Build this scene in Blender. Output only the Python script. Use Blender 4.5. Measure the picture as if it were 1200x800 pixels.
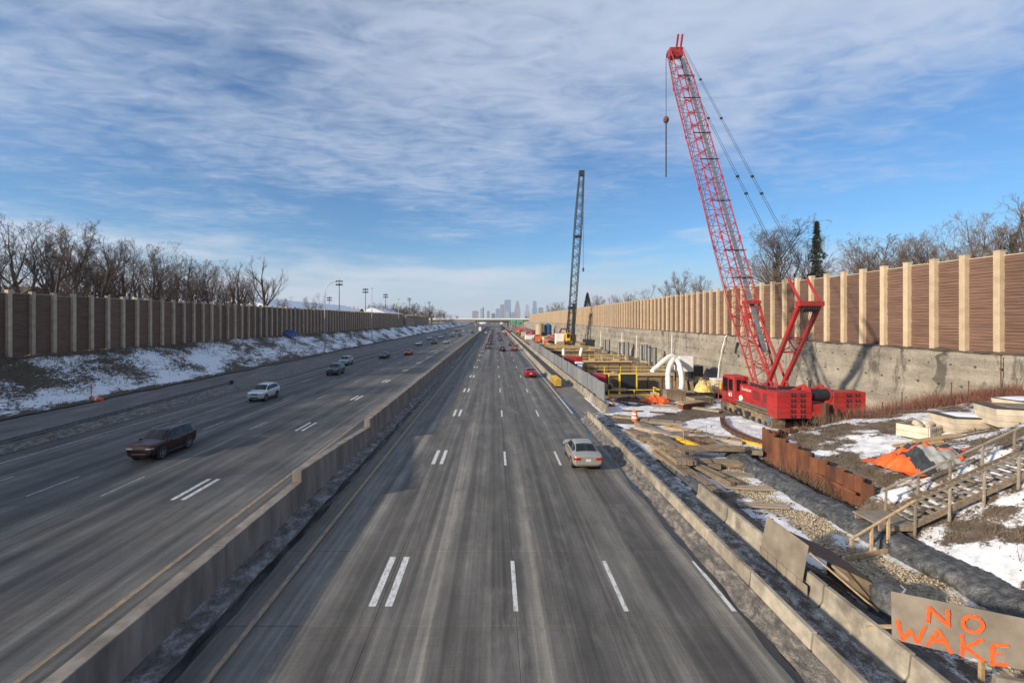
import bpy, bmesh, math, random
from mathutils import Vector, Matrix, noise as mnoise
R = math.radians
rnd = random.Random(11)
S = bpy.context.scene
for o in list(bpy.data.objects): bpy.data.objects.remove(o)
C = S.collection

# ------------------------------------------------------------------ camera
H = 9.4                        # eye height of the photographer on the overpass, road at z = 0
cam = bpy.data.cameras.new('camera'); camo = bpy.data.objects.new('camera', cam); C.objects.link(camo)
camo.location = (0, 0, H); camo.rotation_euler = (R(90), 0, 0)
cam.sensor_width = 36; cam.lens = 16.2; cam.shift_x = 20/1200; cam.shift_y = -26/1200
cam.clip_start = .1; cam.clip_end = 20000
S.camera = camo

# ------------------------------------------------------------------ sky and sun
SUN_EL, SUN_AZ = 18.5, 60.0     # the sun stands behind the camera to the left; azimuth counted from -Y towards -X
sd = Vector((-math.sin(R(SUN_AZ))*math.cos(R(SUN_EL)), -math.cos(R(SUN_AZ))*math.cos(R(SUN_EL)), math.sin(R(SUN_EL))))
sl = bpy.data.lights.new('sun', 'SUN'); sl.energy = 5.0; sl.angle = R(2.6); sl.color = (1, .87, .70)
so = bpy.data.objects.new('sun', sl); C.objects.link(so); so.rotation_euler = sd.to_track_quat('Z', 'Y').to_euler()
W = bpy.data.worlds.new('World'); S.world = W; W.use_nodes = True
nt = W.node_tree; nt.nodes.clear()
def wn(t, **k):
    n = nt.nodes.new(t)
    for a, b in k.items(): setattr(n, a, b)
    return n
def wl(a, b): nt.links.new(a, b)
def wmath(op, a, b=None, clamp=False):
    n = wn('ShaderNodeMath', operation=op, use_clamp=clamp)
    for i, v in enumerate((a, b)):
        if v is None: continue
        if isinstance(v, (int, float)): n.inputs[i].default_value = v
        else: wl(v, n.inputs[i])
    return n.outputs[0]
sky = wn('ShaderNodeTexSky', sky_type='NISHITA', sun_disc=False)
sky.sun_elevation = R(SUN_EL); sky.sun_rotation = math.atan2(sd.x, sd.y); sky.altitude = 250; sky.air_density = 1.0; sky.dust_density = .4; sky.ozone_density = 1.3
tc = wn('ShaderNodeTexCoord'); sep = wn('ShaderNodeSeparateXYZ'); wl(tc.outputs['Generated'], sep.inputs[0])
zc = wmath('MAXIMUM', sep.outputs[2], .03)
px_ = wmath('DIVIDE', sep.outputs[0], zc); py_ = wmath('DIVIDE', sep.outputs[1], zc)
cmb = wn('ShaderNodeCombineXYZ'); wl(px_, cmb.inputs[0]); wl(py_, cmb.inputs[1])
def cnoise(scale, sx, sy, det, dist, off, rough=.55, rot=0):
    m = wn('ShaderNodeMapping'); m.inputs['Scale'].default_value = (sx, sy, 1); m.inputs['Location'].default_value = off; m.inputs['Rotation'].default_value = (0, 0, R(rot))
    wl(cmb.outputs[0], m.inputs[0])
    n = wn('ShaderNodeTexNoise'); n.inputs['Scale'].default_value = scale; n.inputs['Detail'].default_value = det
    n.inputs['Distortion'].default_value = dist; n.inputs['Roughness'].default_value = rough
    wl(m.outputs[0], n.inputs['Vector']); return n.outputs[0]
big = cnoise(.50, 1, .9, 3, .4, (3.1, 1.7, 0))
mid = cnoise(1.5, 1.0, 1.0, 8, .6, (1, 4, 0), .62, -14)
rip = cnoise(5.5, .8, 1.5, 5, 1.0, (0, 0, 0), .5, -20)
# the deck thins out towards the horizon (distance on the cloud plane) and becomes low haze there
dist_ = wmath('SQRT', wmath('ADD', wmath('MULTIPLY', px_, px_), wmath('MULTIPLY', py_, py_)))
dd = wn('ShaderNodeMapRange'); dd.inputs['From Min'].default_value = 1.6; dd.inputs['From Max'].default_value = 4.6
dd.inputs['To Min'].default_value = .20; dd.inputs['To Max'].default_value = -.14; wl(dist_, dd.inputs['Value'])
sm = wmath('ADD', wmath('MULTIPLY', big, .75), wmath('MULTIPLY', mid, .50))
sm = wmath('ADD', sm, wmath('MULTIPLY', rip, .36)); sm = wmath('ADD', sm, dd.outputs[0])
sm = wmath('ADD', sm, wmath('MULTIPLY', px_, -.02))
cr = wn('ShaderNodeMapRange'); cr.interpolation_type = 'SMOOTHSTEP'
cr.inputs['From Min'].default_value = .63; cr.inputs['From Max'].default_value = 1.15
cr.inputs['To Min'].default_value = 0; cr.inputs['To Max'].default_value = .80; wl(sm, cr.inputs['Value'])
mixc = wn('ShaderNodeMixRGB'); wl(cr.outputs[0], mixc.inputs[0])
tint = wn('ShaderNodeMixRGB', blend_type='MULTIPLY'); tint.inputs[0].default_value = 1; tint.inputs[2].default_value = (.50, .88, 1.24, 1); wl(sky.outputs[0], tint.inputs[1]); wl(tint.outputs[0], mixc.inputs[1])
mixc.inputs[2].default_value = (5.2, 5.9, 7.2, 1)
lm = wn('ShaderNodeMapping'); lm.inputs['Scale'].default_value = (2.6, 2.6, 15); lm.inputs['Location'].default_value = (.35, 0, .2); wl(tc.outputs['Generated'], lm.inputs[0])
ln = wn('ShaderNodeTexNoise'); ln.inputs['Scale'].default_value = 1; ln.inputs['Detail'].default_value = 7; ln.inputs['Roughness'].default_value = .6; wl(lm.outputs[0], ln.inputs['Vector'])
lb_ = wn('ShaderNodeMapRange'); lb_.interpolation_type = 'SMOOTHSTEP'; lb_.inputs['From Min'].default_value = .03; lb_.inputs['From Max'].default_value = .26; lb_.inputs['To Min'].default_value = .16; lb_.inputs['To Max'].default_value = -.22; wl(sep.outputs[2], lb_.inputs['Value'])
lc = wn('ShaderNodeMapRange'); lc.interpolation_type = 'SMOOTHSTEP'; lc.inputs['From Min'].default_value = .46; lc.inputs['From Max'].default_value = .74; lc.inputs['To Max'].default_value = .85; wl(wmath('ADD', ln.outputs[0], lb_.outputs[0]), lc.inputs['Value'])
mixl = wn('ShaderNodeMixRGB'); wl(lc.outputs[0], mixl.inputs[0]); wl(mixc.outputs[0], mixl.inputs[1]); mixl.inputs[2].default_value = (6.0, 6.5, 7.3, 1)
hz = wn('ShaderNodeMapRange'); hz.interpolation_type = 'SMOOTHSTEP'
hz.inputs['From Min'].default_value = 0; hz.inputs['From Max'].default_value = .17
hz.inputs['To Min'].default_value = .65; hz.inputs['To Max'].default_value = 0; wl(sep.outputs[2], hz.inputs['Value'])
mixh = wn('ShaderNodeMixRGB'); wl(hz.outputs[0], mixh.inputs[0]); wl(mixl.outputs[0], mixh.inputs[1]); mixh.inputs[2].default_value = (5.0, 5.6, 6.5, 1)
bg = wn('ShaderNodeBackground'); bg.inputs[1].default_value = .092; wl(mixh.outputs[0], bg.inputs[0])
wo = wn('ShaderNodeOutputWorld'); wl(bg.outputs[0], wo.inputs[0])
S.view_settings.view_transform = 'Standard'; S.view_settings.look = 'None'; S.view_settings.exposure = .36; S.view_settings.gamma = 1
S.render.engine = 'CYCLES'

# ------------------------------------------------------------------ helpers
def G(px, py, z=0.0):
    """ground point (height z) seen at a pixel of the 1200 x 800 photograph: used to measure real places"""
    t = (H-z)/(py-374.0); return Vector(((px-580)*t, 540*t, z))
def PZ(py, Y): return H-(py-374)*Y/540.0
def PX(px, Y): return (px-580)*Y/540.0

class MB:
    def __init__(s): s.v = []; s.f = []; s.m = []; s.mi = 0
    def add(s, vs, fs):
        b = len(s.v); s.v += [tuple(v) for v in vs]
        for f in fs: s.f.append([b+i for i in f]); s.m.append(s.mi)
        return s
    def box(s, c, d, M=None):
        x, y, z = d[0]/2, d[1]/2, d[2]/2
        vs = [Vector((a*x, b*y, e*z)) for e in (-1, 1) for b in (-1, 1) for a in (-1, 1)]
        if M is not None: vs = [M @ v for v in vs]
        c = Vector(c)
        return s.add([v+c for v in vs], [(0,2,3,1),(4,5,7,6),(0,1,5,4),(2,6,7,3),(0,4,6,2),(1,3,7,5)])
    def bb(s, x0, x1, y0, y1, z0, z1): return s.box(((x0+x1)/2,(y0+y1)/2,(z0+z1)/2), (x1-x0,y1-y0,z1-z0))
    def bar(s, a, b, w, h=None, up=(0,0,1)):
        a = Vector(a); b = Vector(b); h = h or w; d = (b-a); L = d.length
        if L < 1e-6: return s
        y = d/L; x = y.cross(Vector(up))
        if x.length < 1e-4: x = y.cross(Vector((1,0,0)))
        x.normalize(); z = x.cross(y); M = Matrix((x, y, z)).transposed()
        return s.box((a+b)/2, (w, L, h), M)
    def tube(s, a, b, r0, r1=None, n=6, cap=True):
        return s.path([a, b], [r0, r0 if r1 is None else r1], n, cap)
    def path(s, pts, rad, n=6, cap=True):
        pts = [Vector(p) for p in pts]
        if not isinstance(rad, (list, tuple)): rad = [rad]*len(pts)
        vs = []; fs = []; ref = None
        for i, p in enumerate(pts):
            d = (pts[min(i+1, len(pts)-1)]-pts[max(i-1, 0)])
            d = d.normalized() if d.length > 1e-9 else Vector((0,0,1))
            if ref is None or abs(ref.dot(d)) > .98: ref = Vector((0,0,1)) if abs(d.z) < .9 else Vector((1,0,0))
            x = d.cross(ref).normalized(); y = x.cross(d)
            for k in range(n):
                a = 2*math.pi*k/n; vs.append(p+(x*math.cos(a)+y*math.sin(a))*rad[i])
        for i in range(len(pts)-1):
            for k in range(n): fs.append((i*n+k, i*n+(k+1)%n, (i+1)*n+(k+1)%n, (i+1)*n+k))
        if cap and n > 2: fs += [tuple(range(n))[::-1], tuple(range((len(pts)-1)*n, len(pts)*n))]
        return s.add(vs, fs)
    def prism(s, prof, a, b, axis='y'):
        """profile of (u, z) pairs swept along axis from a to b"""
        n = len(prof)
        if axis == 'y': vs = [(u, a, z) for u, z in prof]+[(u, b, z) for u, z in prof]
        elif axis == 'x': vs = [(a, u, z) for u, z in prof]+[(b, u, z) for u, z in prof]
        else: vs = [(u, z, a) for u, z in prof]+[(u, z, b) for u, z in prof]
        return s.add(vs, [tuple(range(n))[::-1], tuple(range(n, 2*n))]+[(i, (i+1)%n, n+(i+1)%n, n+i) for i in range(n)])
    def grid(s, P):
        r, c = len(P), len(P[0]); vs = [p for row in P for p in row]
        return s.add(vs, [(i*c+j, i*c+j+1, (i+1)*c+j+1, (i+1)*c+j) for i in range(r-1) for j in range(c-1)])
    def mesh(s, name, mats, smooth=False):
        me = bpy.data.meshes.new(name); me.from_pydata(s.v, [], s.f)
        for m in (mats if isinstance(mats, (list, tuple)) else [mats]): me.materials.append(m)
        if any(s.m): me.polygons.foreach_set('material_index', s.m)
        bm = bmesh.new(); bm.from_mesh(me); bmesh.ops.recalc_face_normals(bm, faces=bm.faces); bm.to_mesh(me); bm.free()
        if smooth:
            me.polygons.foreach_set('use_smooth', [True]*len(me.polygons))
            if smooth is not True: me.set_sharp_from_angle(angle=R(smooth))
        me.update(); return me
    def build(s, name, mats, parent=None, loc=(0,0,0), rz=0, smooth=False, bevel=0):
        return ob(name, s.mesh(name, mats, smooth), parent, loc, rz, bevel)

def ob(name, me, parent=None, loc=(0,0,0), rz=0, bevel=0):
    o = bpy.data.objects.new(name, me); C.objects.link(o); o.location = loc; o.rotation_euler = (0, 0, rz)
    if parent is not None: o.parent = parent
    if bevel:
        b = o.modifiers.new('bevel', 'BEVEL'); b.width = bevel; b.segments = 2; b.limit_method = 'ANGLE'; b.angle_limit = R(40)
    return o
def tag(o, label, cat, group=None):
    o['label'] = label; o['category'] = cat
    if group: o['group'] = group
    return o
def thing(name, label, cat, loc=(0,0,0), rz=0, group=None):
    o = bpy.data.objects.new(name, None); C.objects.link(o); o.location = loc; o.rotation_euler = (0,0,rz); o.empty_display_size = .3
    return tag(o, label, cat, group)
def kind(o, k): o['kind'] = k; return o
def dup(root, loc, rz=0, label=None, group=None, scale=None, swap=None):
    def cp(o, par):
        c = o.copy(); C.objects.link(c); c.parent = par
        if swap and c.type == 'MESH':
            for i, sl_ in enumerate(c.material_slots):
                if sl_.material and sl_.material.name in swap:
                    m = swap[sl_.material.name]; sl_.link = 'OBJECT'; sl_.material = m
        for ch in o.children: cp(ch, c)
        return c
    r = cp(root, None); r.location = loc; r.rotation_euler = (0,0,rz)
    if scale is not None: r.scale = scale if isinstance(scale, (tuple, list)) else (scale,)*3
    if label: r['label'] = label
    if group: r['group'] = group
    return r
def fb(x, y=0, z=0, o=4): return mnoise.fractal(Vector((x, y, z)), 1.0, 2.0, o)   # about -1..1
def lerp(a, b, t): return a+(b-a)*t
def sstep(a, b, x):
    t = max(0, min(1, (x-a)/(b-a))); return t*t*(3-2*t)

# ------------------------------------------------------------------ materials
class NT:
    def __init__(s, name):
        s.m = bpy.data.materials.new(name); s.m.use_nodes = True; s.t = s.m.node_tree
        s.b = s.t.nodes['Principled BSDF']; s.out = s.t.nodes['Material Output']
        g = s.n('ShaderNodeNewGeometry'); s.pos = g.outputs['Position']
        t = s.n('ShaderNodeTexCoord'); s.obj = t.outputs['Object']
        i = s.n('ShaderNodeObjectInfo'); s.rand = i.outputs['Random']
    def n(s, t, **k):
        x = s.t.nodes.new(t)
        for a, b in k.items(): setattr(x, a, b)
        return x
    def l(s, a, b): s.t.links.new(a, b)
    def noise(s, scale, st=(1,1,1), coord='pos', det=5, rough=.55, dist=0, loc=(0,0,0)):
        m = s.n('ShaderNodeMapping'); m.inputs['Scale'].default_value = st; m.inputs['Location'].default_value = loc
        s.l(s.pos if coord == 'pos' else s.obj, m.inputs[0])
        x = s.n('ShaderNodeTexNoise'); x.inputs['Scale'].default_value = scale; x.inputs['Detail'].default_value = det
        x.inputs['Roughness'].default_value = rough; x.inputs['Distortion'].default_value = dist
        s.l(m.outputs[0], x.inputs['Vector']); return x.outputs[0]
    def ramp(s, f, stops):
        r = s.n('ShaderNodeValToRGB'); e = r.color_ramp.elements
        while len(e) < len(stops): e.new(.5)
        for k, (p, c) in enumerate(stops): e[k].position = p; e[k].color = (c[0], c[1], c[2], 1) if not isinstance(c, (int, float)) else (c, c, c, 1)
        s.l(f, r.inputs[0]); return r.outputs[0]
    def math(s, op, a, b=0, clamp=False):
        m = s.n('ShaderNodeMath', operation=op, use_clamp=clamp)
        for i, v in enumerate((a, b)):
            if isinstance(v, (int, float)): m.inputs[i].default_value = v
            else: s.l(v, m.inputs[i])
        return m.outputs[0]
    def mix(s, f, a, b, mode='MIX'):
        m = s.n('ShaderNodeMixRGB', blend_type=mode)
        for i, v in enumerate((f, a, b)):
            if isinstance(v, (int, float)): m.inputs[i].default_value = v if i == 0 else (v, v, v, 1)
            elif isinstance(v, tuple): m.inputs[i].default_value = (*v, 1)
            else: s.l(v, m.inputs[i])
        return m.outputs[0]
    def bump(s, h, strength=.4, dist=.02):
        b = s.n('ShaderNodeBump'); b.inputs['Strength'].default_value = strength; b.inputs['Distance'].default_value = dist
        s.l(h, b.inputs['Height']); s.l(b.outputs[0], s.b.inputs['Normal'])
    def fin(s, col, rough=.8, metal=0, spec=None):
        if isinstance(col, tuple): s.b.inputs['Base Color'].default_value = (*col, 1)
        else: s.l(col, s.b.inputs['Base Color'])
        if isinstance(rough, (int, float)): s.b.inputs['Roughness'].default_value = rough
        else: s.l(rough, s.b.inputs['Roughness'])
        s.b.inputs['Metallic'].default_value = metal
        if spec is not None: s.b.inputs['Specular IOR Level'].default_value = spec
        return s.m
def pm(name, c1, c2=None, scale=4, rough=.75, metal=0, bump=.25, bd=.01, st=(1,1,1), coord='obj', rand=.0, bs=None, dirt=0, spec=None):
    """colour varied between two tones by noise, optional brightness change per object, dirt and fine relief"""
    N = NT(name); c2 = c2 or tuple(min(1, v*.72) for v in c1)
    f = N.noise(scale, st, coord); col = N.ramp(f, [(.32, c2), (.68, c1)])
    if rand:
        v = N.math('ADD', N.math('MULTIPLY', N.rand, 2*rand), 1-rand); col = N.mix(1.0, col, v, 'MULTIPLY')
    if dirt:
        d = N.noise(scale*.45, (st[0], st[1], st[2]), 'pos', 8, .65, .3, (7,3,1)); d = N.ramp(d, [(.48, 0.0), (.68, 1.0)])
        col = N.mix(N.math('MULTIPLY', d, dirt), col, (.085, .07, .055))
    if bump:
        N.bump(N.noise(bs or scale*6, st, coord, 6, .6), bump, bd)
    return N.fin(col, rough, metal, spec)
M = {}
M['concrete'] = pm('concrete', (.36,.315,.245), (.20,.175,.135), 1.8, .85, bump=.5, coord='pos', rand=.2, dirt=.75, bs=16)
M['median'] = pm('median_concrete', (.27,.235,.20), (.14,.122,.105), 1.6, .85, st=(1,1,.25), coord='pos', dirt=.7, bs=14)
M['post'] = pm('post_concrete', (.55,.42,.275), (.44,.335,.215), 1.6, .85, bump=.3, coord='pos', rand=.10, dirt=.12, bs=10)
M['plank'] = pm('stained_planks', (.185,.105,.073), (.092,.050,.035), 1.0, .85, st=(1,.45,11), coord='pos', rand=.22, bs=9, dirt=.25)
M['plank_far'] = pm('stained_planks_dark', (.20,.112,.072), (.10,.056,.037), 1.0, .85, st=(1,.6,7), coord='pos', rand=.22, bs=9, dirt=.25)
M['post_left'] = pm('post_concrete_grey', (.52,.40,.275), (.38,.29,.20), 1.6, .85, bump=.3, coord='pos', rand=.14, dirt=.25, bs=10)
M['timber'] = pm('weathered_timber', (.27,.205,.135), (.12,.085,.055), 2.5, .85, st=(3,.6,3), rand=.3, bump=.5, bs=12)
M['lumber'] = pm('fresh_lumber', (.46,.32,.175), (.30,.2,.105), 2.5, .8, st=(3,.6,3), rand=.2, bump=.3, bs=12)
M['greywood'] = pm('grey_lumber', (.30,.245,.18), (.19,.155,.115), 2.5, .85, st=(3,.6,3), rand=.25, bump=.35, bs=12)
M['ply'] = pm('grey_plywood', (.29,.24,.185), (.17,.14,.105), 1.4, .85, bump=.2, rand=.1, dirt=.25, bs=30)
M['cream'] = pm('cream_painted_wood', (.60,.52,.40), (.45,.37,.27), 2.0, .75, bump=.2, rand=.1, dirt=.3)
M['rust'] = pm('rusty_steel', (.20,.072,.030), (.062,.026,.016), 1.6, .8, .15, st=(1,1,.35), coord='pos', rand=.2, bump=.4, bs=22)
M['rail_rust'] = pm('brown_rusted_rail', (.16,.075,.04), (.06,.03,.02), 3, .8, .2, rand=.2, bump=.4)
M['red'] = pm('crane_red', (.43,.026,.024), (.27,.015,.014), 1.0, .5, bump=.06, dirt=.35, spec=.5)
M['redboom'] = pm('boom_red', (.38,.032,.032), (.25,.02,.02), 1.0, .5, bump=0, dirt=.1)
M['black'] = pm('black_rubber', (.022,.022,.024), (.012,.012,.013), 4, .7, bump=.1)
M['steel'] = pm('grey_steel', (.26,.27,.28), (.15,.155,.16), 3, .5, .6, bump=.1, rand=.15)
M['galv'] = pm('galvanised', (.36,.37,.38), (.25,.26,.27), 3, .5, .5, bump=.1, rand=.15)
M['darksteel'] = pm('dark_steel', (.05,.055,.065), (.025,.027,.03), 3, .5, .4, bump=.1)
M['boomgrey'] = pm('boom_grey', (.06,.068,.085), (.03,.034,.042), 3, .55, .2, bump=.1)
M['rope'] = pm('wire_rope', (.03,.03,.034), (.02,.02,.022), 3, .6, .3, bump=0)
M['track'] = pm('muddy_track', (.30,.215,.125), (.10,.075,.05), 2.2, .85, .1, coord='pos', bump=.5, bs=14)
M['yellow'] = pm('yellow_paint', (.75,.46,.03), (.6,.34,.02), 2, .55, bump=.1, dirt=.2)
M['railyellow'] = pm('railing_yellow', (.80,.60,.05), (.7,.5,.04), 2, .55, bump=0)
M['orange'] = pm('orange_plastic', (.85,.13,.02), (.7,.1,.015), 2, .5, bump=.05, rand=.08)
M['white'] = pm('white_paint', (.78,.77,.74), (.64,.63,.60), 2, .55, bump=.05, dirt=.15)
M['whiteduct'] = pm('white_duct_fabric', (.78,.75,.69), (.62,.58,.52), 2, .7, bump=.25)
M['blue'] = pm('blue_plastic', (.04,.11,.30), (.03,.08,.22), 2, .5, bump=.05)
M['tan'] = pm('tan_steel', (.50,.37,.22), (.38,.28,.17), 2, .6, bump=.1, dirt=.2)
M['tarpgrey'] = pm('grey_tarp', (.36,.36,.33), (.24,.24,.225), 2.5, .6, bump=.3)
M['tarpdark'] = pm('dark_tarp', (.055,.06,.062), (.03,.032,.034), 2.5, .45, bump=.4)
M['tarpyellow'] = pm('yellow_tarp', (.70,.50,.17), (.5,.33,.1), 2.5, .6, bump=.3)
M['liner'] = pm('black_liner', (.11,.113,.115), (.028,.03,.032), 3.5, .34, coord='pos', bump=1.0, bd=.10, bs=5, dirt=.35)
M['bark'] = pm('bark', (.11,.085,.068), (.06,.046,.037), 3, .95, st=(1,1,.3), bump=.4)
M['twig'] = pm('twig', (.17,.125,.098), (.10,.074,.058), 1, .95, bump=0, rand=.2)
M['conifer'] = pm('conifer_needles', (.035,.045,.024), (.018,.022,.013), 2, .9, bump=0)
M['weed'] = pm('dry_weeds', (.17,.12,.075), (.08,.055,.035), .8, .95, coord='pos', bump=0)
M['redweed'] = pm('red_brown_stems', (.24,.095,.06), (.10,.05,.035), .8, .95, coord='pos', bump=0)
M['tyre'] = pm('tyre_rubber', (.018,.018,.02), (.03,.029,.028), 5, .8, bump=0)
M['rim'] = pm('alloy_rim', (.45,.45,.46), (.3,.3,.31), 5, .35, .8, bump=0)
M['glass'] = pm('car_glass', (.008,.010,.012), (.013,.016,.019), .5, .05, bump=0, spec=.35)
M['chrome'] = pm('chrome_trim', (.62,.62,.63), (.5,.5,.51), 3, .18, .9, bump=0)
M['lamp'] = pm('headlamp_lens', (.40,.41,.41), (.25,.26,.27), 4, .12, bump=0)
M['tail'] = pm('tail_lamp_lens', (.42,.008,.012), (.3,.006,.01), 4, .15, bump=0)
M['plate'] = pm('number_plate', (.55,.57,.6), (.4,.42,.5), 12, .5, bump=0)
M['trim'] = pm('black_trim', (.02,.02,.021), (.03,.03,.03), 4, .55, bump=0)
M['brick'] = pm('pale_siding', (.42,.37,.31), (.3,.26,.21), .3, .85, bump=.1)
M['roofbrown'] = pm('brown_shingles', (.14,.105,.085), (.09,.07,.06), 1.5, .9, bump=.3)
M['snowroof'] = pm('snow_covered_roof', (.80,.82,.86), (.70,.72,.77), .2, .85, coord='pos', bump=.2)
M['signgreen'] = pm('sign_green', (.008,.20,.095), (.007,.17,.08), .4, .5, bump=0)
M['spray'] = pm('orange_spray_paint', (.95,.13,.02), (.80,.085,.012), 9, .6, bump=.1, dirt=.05)
def carpaint(name, c, rough=.28):
    N = NT(name); f = N.noise(1.5, (1,1,2), 'obj', 6, .6); col = N.mix(N.ramp(f, [(.5, 0), (.85, .22)]), c, (.12,.115,.105))
    m = N.fin(col, N.ramp(f, [(.3, rough), (.8, rough+.22)]), .5); N.b.inputs['Coat Weight'].default_value = .4; return m
PAINT = {k: carpaint('paint_'+k, c) for k, c in dict(maroon=(.030,.005,.008), white=(.62,.63,.64), silver=(.40,.41,.42), champagne=(.40,.37,.31),
    grey=(.085,.10,.115), black=(.018,.019,.022), red=(.42,.012,.02), blue=(.02,.04,.10), darkgrey=(.05,.052,.056), copper=(.30,.12,.08)).items()}

# ================================================================== THE SETTING
XW, XL = 36.0, -54.0             # noise walls right and left of the road
# ---- materials of the ground
def road_mat(name, tint):
    N = NT(name)
    s1 = N.noise(1.0, (1.15,.012,1), det=4, rough=.6); s2 = N.noise(1.0, (5.0,.03,1), det=5, rough=.65, loc=(3,1,0)); s3 = N.noise(.9, (1,.30,1), det=9, rough=.7, dist=.3, loc=(9,2,0))
    s4 = N.noise(1.0, (16,.10,1), det=3, rough=.7, loc=(1,7,0))
    f = N.math('ADD', N.math('MULTIPLY', s1, .48), N.math('MULTIPLY', s2, .20)); f = N.math('ADD', f, N.math('MULTIPLY', s3, .24)); f = N.math('ADD', f, N.math('MULTIPLY', s4, .08))
    sx_ = N.n('ShaderNodeSeparateXYZ'); N.l(N.pos, sx_.inputs[0]); wt = N.math('SINE', N.math('MULTIPLY', N.math('SUBTRACT', sx_.outputs[0], .2), 2*math.pi/3.65)); wt2 = N.math('SINE', N.math('MULTIPLY', N.math('ADD', sx_.outputs[0], .5), 4*math.pi/3.65))
    f = N.math('ADD', f, N.math('ADD', N.math('MULTIPLY', wt, .022), N.math('MULTIPLY', wt2, .014)))
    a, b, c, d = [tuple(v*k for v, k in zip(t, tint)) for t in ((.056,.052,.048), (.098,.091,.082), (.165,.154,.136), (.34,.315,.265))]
    col = N.ramp(f, [(.39, a), (.475, b), (.55, c), (.66, d)])
    g = N.noise(30, (1,1,1), det=3); col = N.mix(.55, col, N.ramp(g, [(.3, .5), (.7, 1.25)]), 'MULTIPLY')
    tn = N.noise(1.0, (.6,9,1), det=4, rough=.7, loc=(2,8,0)); col = N.mix(.35, col, N.ramp(tn, [(.3, .7), (.7, 1.15)]), 'MULTIPLY')
    st = N.noise(.8, (1,.5,1), det=9, rough=.75, loc=(5,5,0)); col = N.mix(N.ramp(st, [(.58, 0), (.72, .55)]), col, (.045,.043,.042)); sa_ = N.noise(.55, (1,.22,1), det=9, rough=.75, loc=(15,3,0)); col = N.mix(N.ramp(sa_, [(.56, 0), (.74, .45)]), col, (.30,.285,.26))
    col = N.mix(1.0, col, N.math('ADD', N.math('MULTIPLY', N.rand, .10), .95), 'MULTIPLY')
    N.bump(N.noise(70, (1,.25,1), det=3), .12, .004)
    return N.fin(col, N.ramp(s2, [(.3, .62), (.7, .88)]), 0, .35)
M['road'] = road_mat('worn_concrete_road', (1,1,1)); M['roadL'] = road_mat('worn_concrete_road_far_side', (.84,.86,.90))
def paint_mat(name, c, wear):
    N = NT(name); f = N.noise(9, (1,.3,1), det=8, rough=.75); col = N.mix(N.ramp(f, [(wear-.1, 0), (wear+.12, 1)]), c, (.16,.15,.14)); return N.fin(col, .8)
M['mark'] = paint_mat('white_road_paint', (.60,.60,.58), .57); M['markY'] = paint_mat('yellow_road_paint', (.40,.26,.12), .47); M['markL'] = paint_mat('worn_white_road_paint', (.52,.52,.51), .50)
def dirtsnow(name, sn, lo, hi, scale=2.2):
    N = NT(name); f = N.noise(scale, (1,.6,1), det=9, rough=.72, dist=.4); g = N.noise(scale*7, det=5, rough=.7)
    col = N.ramp(N.math('ADD', N.math('MULTIPLY', f, .7), N.math('MULTIPLY', g, .3)), [(lo, (.035,.031,.028)), ((lo+hi)/2, (.11,.10,.092)), (hi, sn)])
    N.bump(g, .9, .05); return N.fin(col, .8)
M['windrow'] = dirtsnow('dirty_windrow', (.30,.26,.21), .36, .62, 3.2); M['gutter'] = dirtsnow('slushy_gutter', (.52,.52,.52), .34, .60, 3.0)
M['windmed'] = dirtsnow('dirty_median_snow', (.30,.31,.33), .36, .62)
N = NT('wet_black_gutter'); f = N.noise(3, (1,.2,1), det=6); M['wet'] = N.fin(N.ramp(f, [(.4, (.008,.009,.011)), (.7, (.03,.032,.036))]), N.ramp(f, [(.4, .08), (.7, .45)]))
N = NT('gravelly_shoulder'); f = N.noise(.6, (1,.25,1), det=8, rough=.68); M['shoulder'] = N.fin(N.ramp(f, [(.3, (.085,.08,.075)), (.55, (.15,.143,.135)), (.75, (.26,.255,.25))]), .9)
def site_mat():
    N = NT('site_soil_snow_gravel')
    sa = N.n('ShaderNodeAttribute', attribute_name='snow').outputs['Fac']; ga = N.n('ShaderNodeAttribute', attribute_name='gravel').outputs['Fac']
    n1 = N.noise(1.6, det=9, rough=.68, dist=.3); n2 = N.noise(9, det=6, rough=.7)
    soil = N.ramp(N.math('ADD', N.math('MULTIPLY', n1, .6), N.math('MULTIPLY', n2, .4)), [(.34, (.05,.036,.025)), (.5, (.115,.085,.057)), (.66, (.20,.155,.105))])
    v = N.n('ShaderNodeTexVoronoi'); v.inputs['Scale'].default_value = 13; N.l(N.pos, v.inputs['Vector'])
    gr = N.ramp(v.outputs['Color'], [(.2, (.16,.115,.065)), (.5, (.36,.28,.17)), (.85, (.52,.44,.31))])
    gm = N.ramp(N.math('ADD', ga, N.math('MULTIPLY', N.math('SUBTRACT', n1, .5), .9)), [(.42, 0), (.56, 1)])
    col = N.mix(gm, soil, gr)
    sm = N.ramp(N.math('ADD', sa, N.math('MULTIPLY', N.math('SUBTRACT', N.math('ADD', N.math('MULTIPLY', n1, .55), N.math('MULTIPLY', n2, .45)), .5), 1.15)), [(.44, 0), (.56, 1)])
    sn = N.ramp(N.noise(1.8, det=8, rough=.7, loc=(4,4,0)), [(.3, (.42,.40,.38)), (.5, (.68,.68,.69)), (.7, (.80,.80,.81))])
    col = N.mix(sm, col, sn)
    sp_ = N.math('SUBTRACT', 1.0, sm); N.bump(N.math('ADD', N.math('MULTIPLY', n2, N.math('ADD', N.math('MULTIPLY', sp_, .5), .25)), N.math('ADD', N.math('MULTIPLY', N.math('MULTIPLY', v.outputs['Distance'], gm), N.math('MULTIPLY', sp_, .6)), N.math('MULTIPLY', sm, .5))), .8, .05)
    return N.fin(col, .88)
M['site'] = site_mat()
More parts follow.
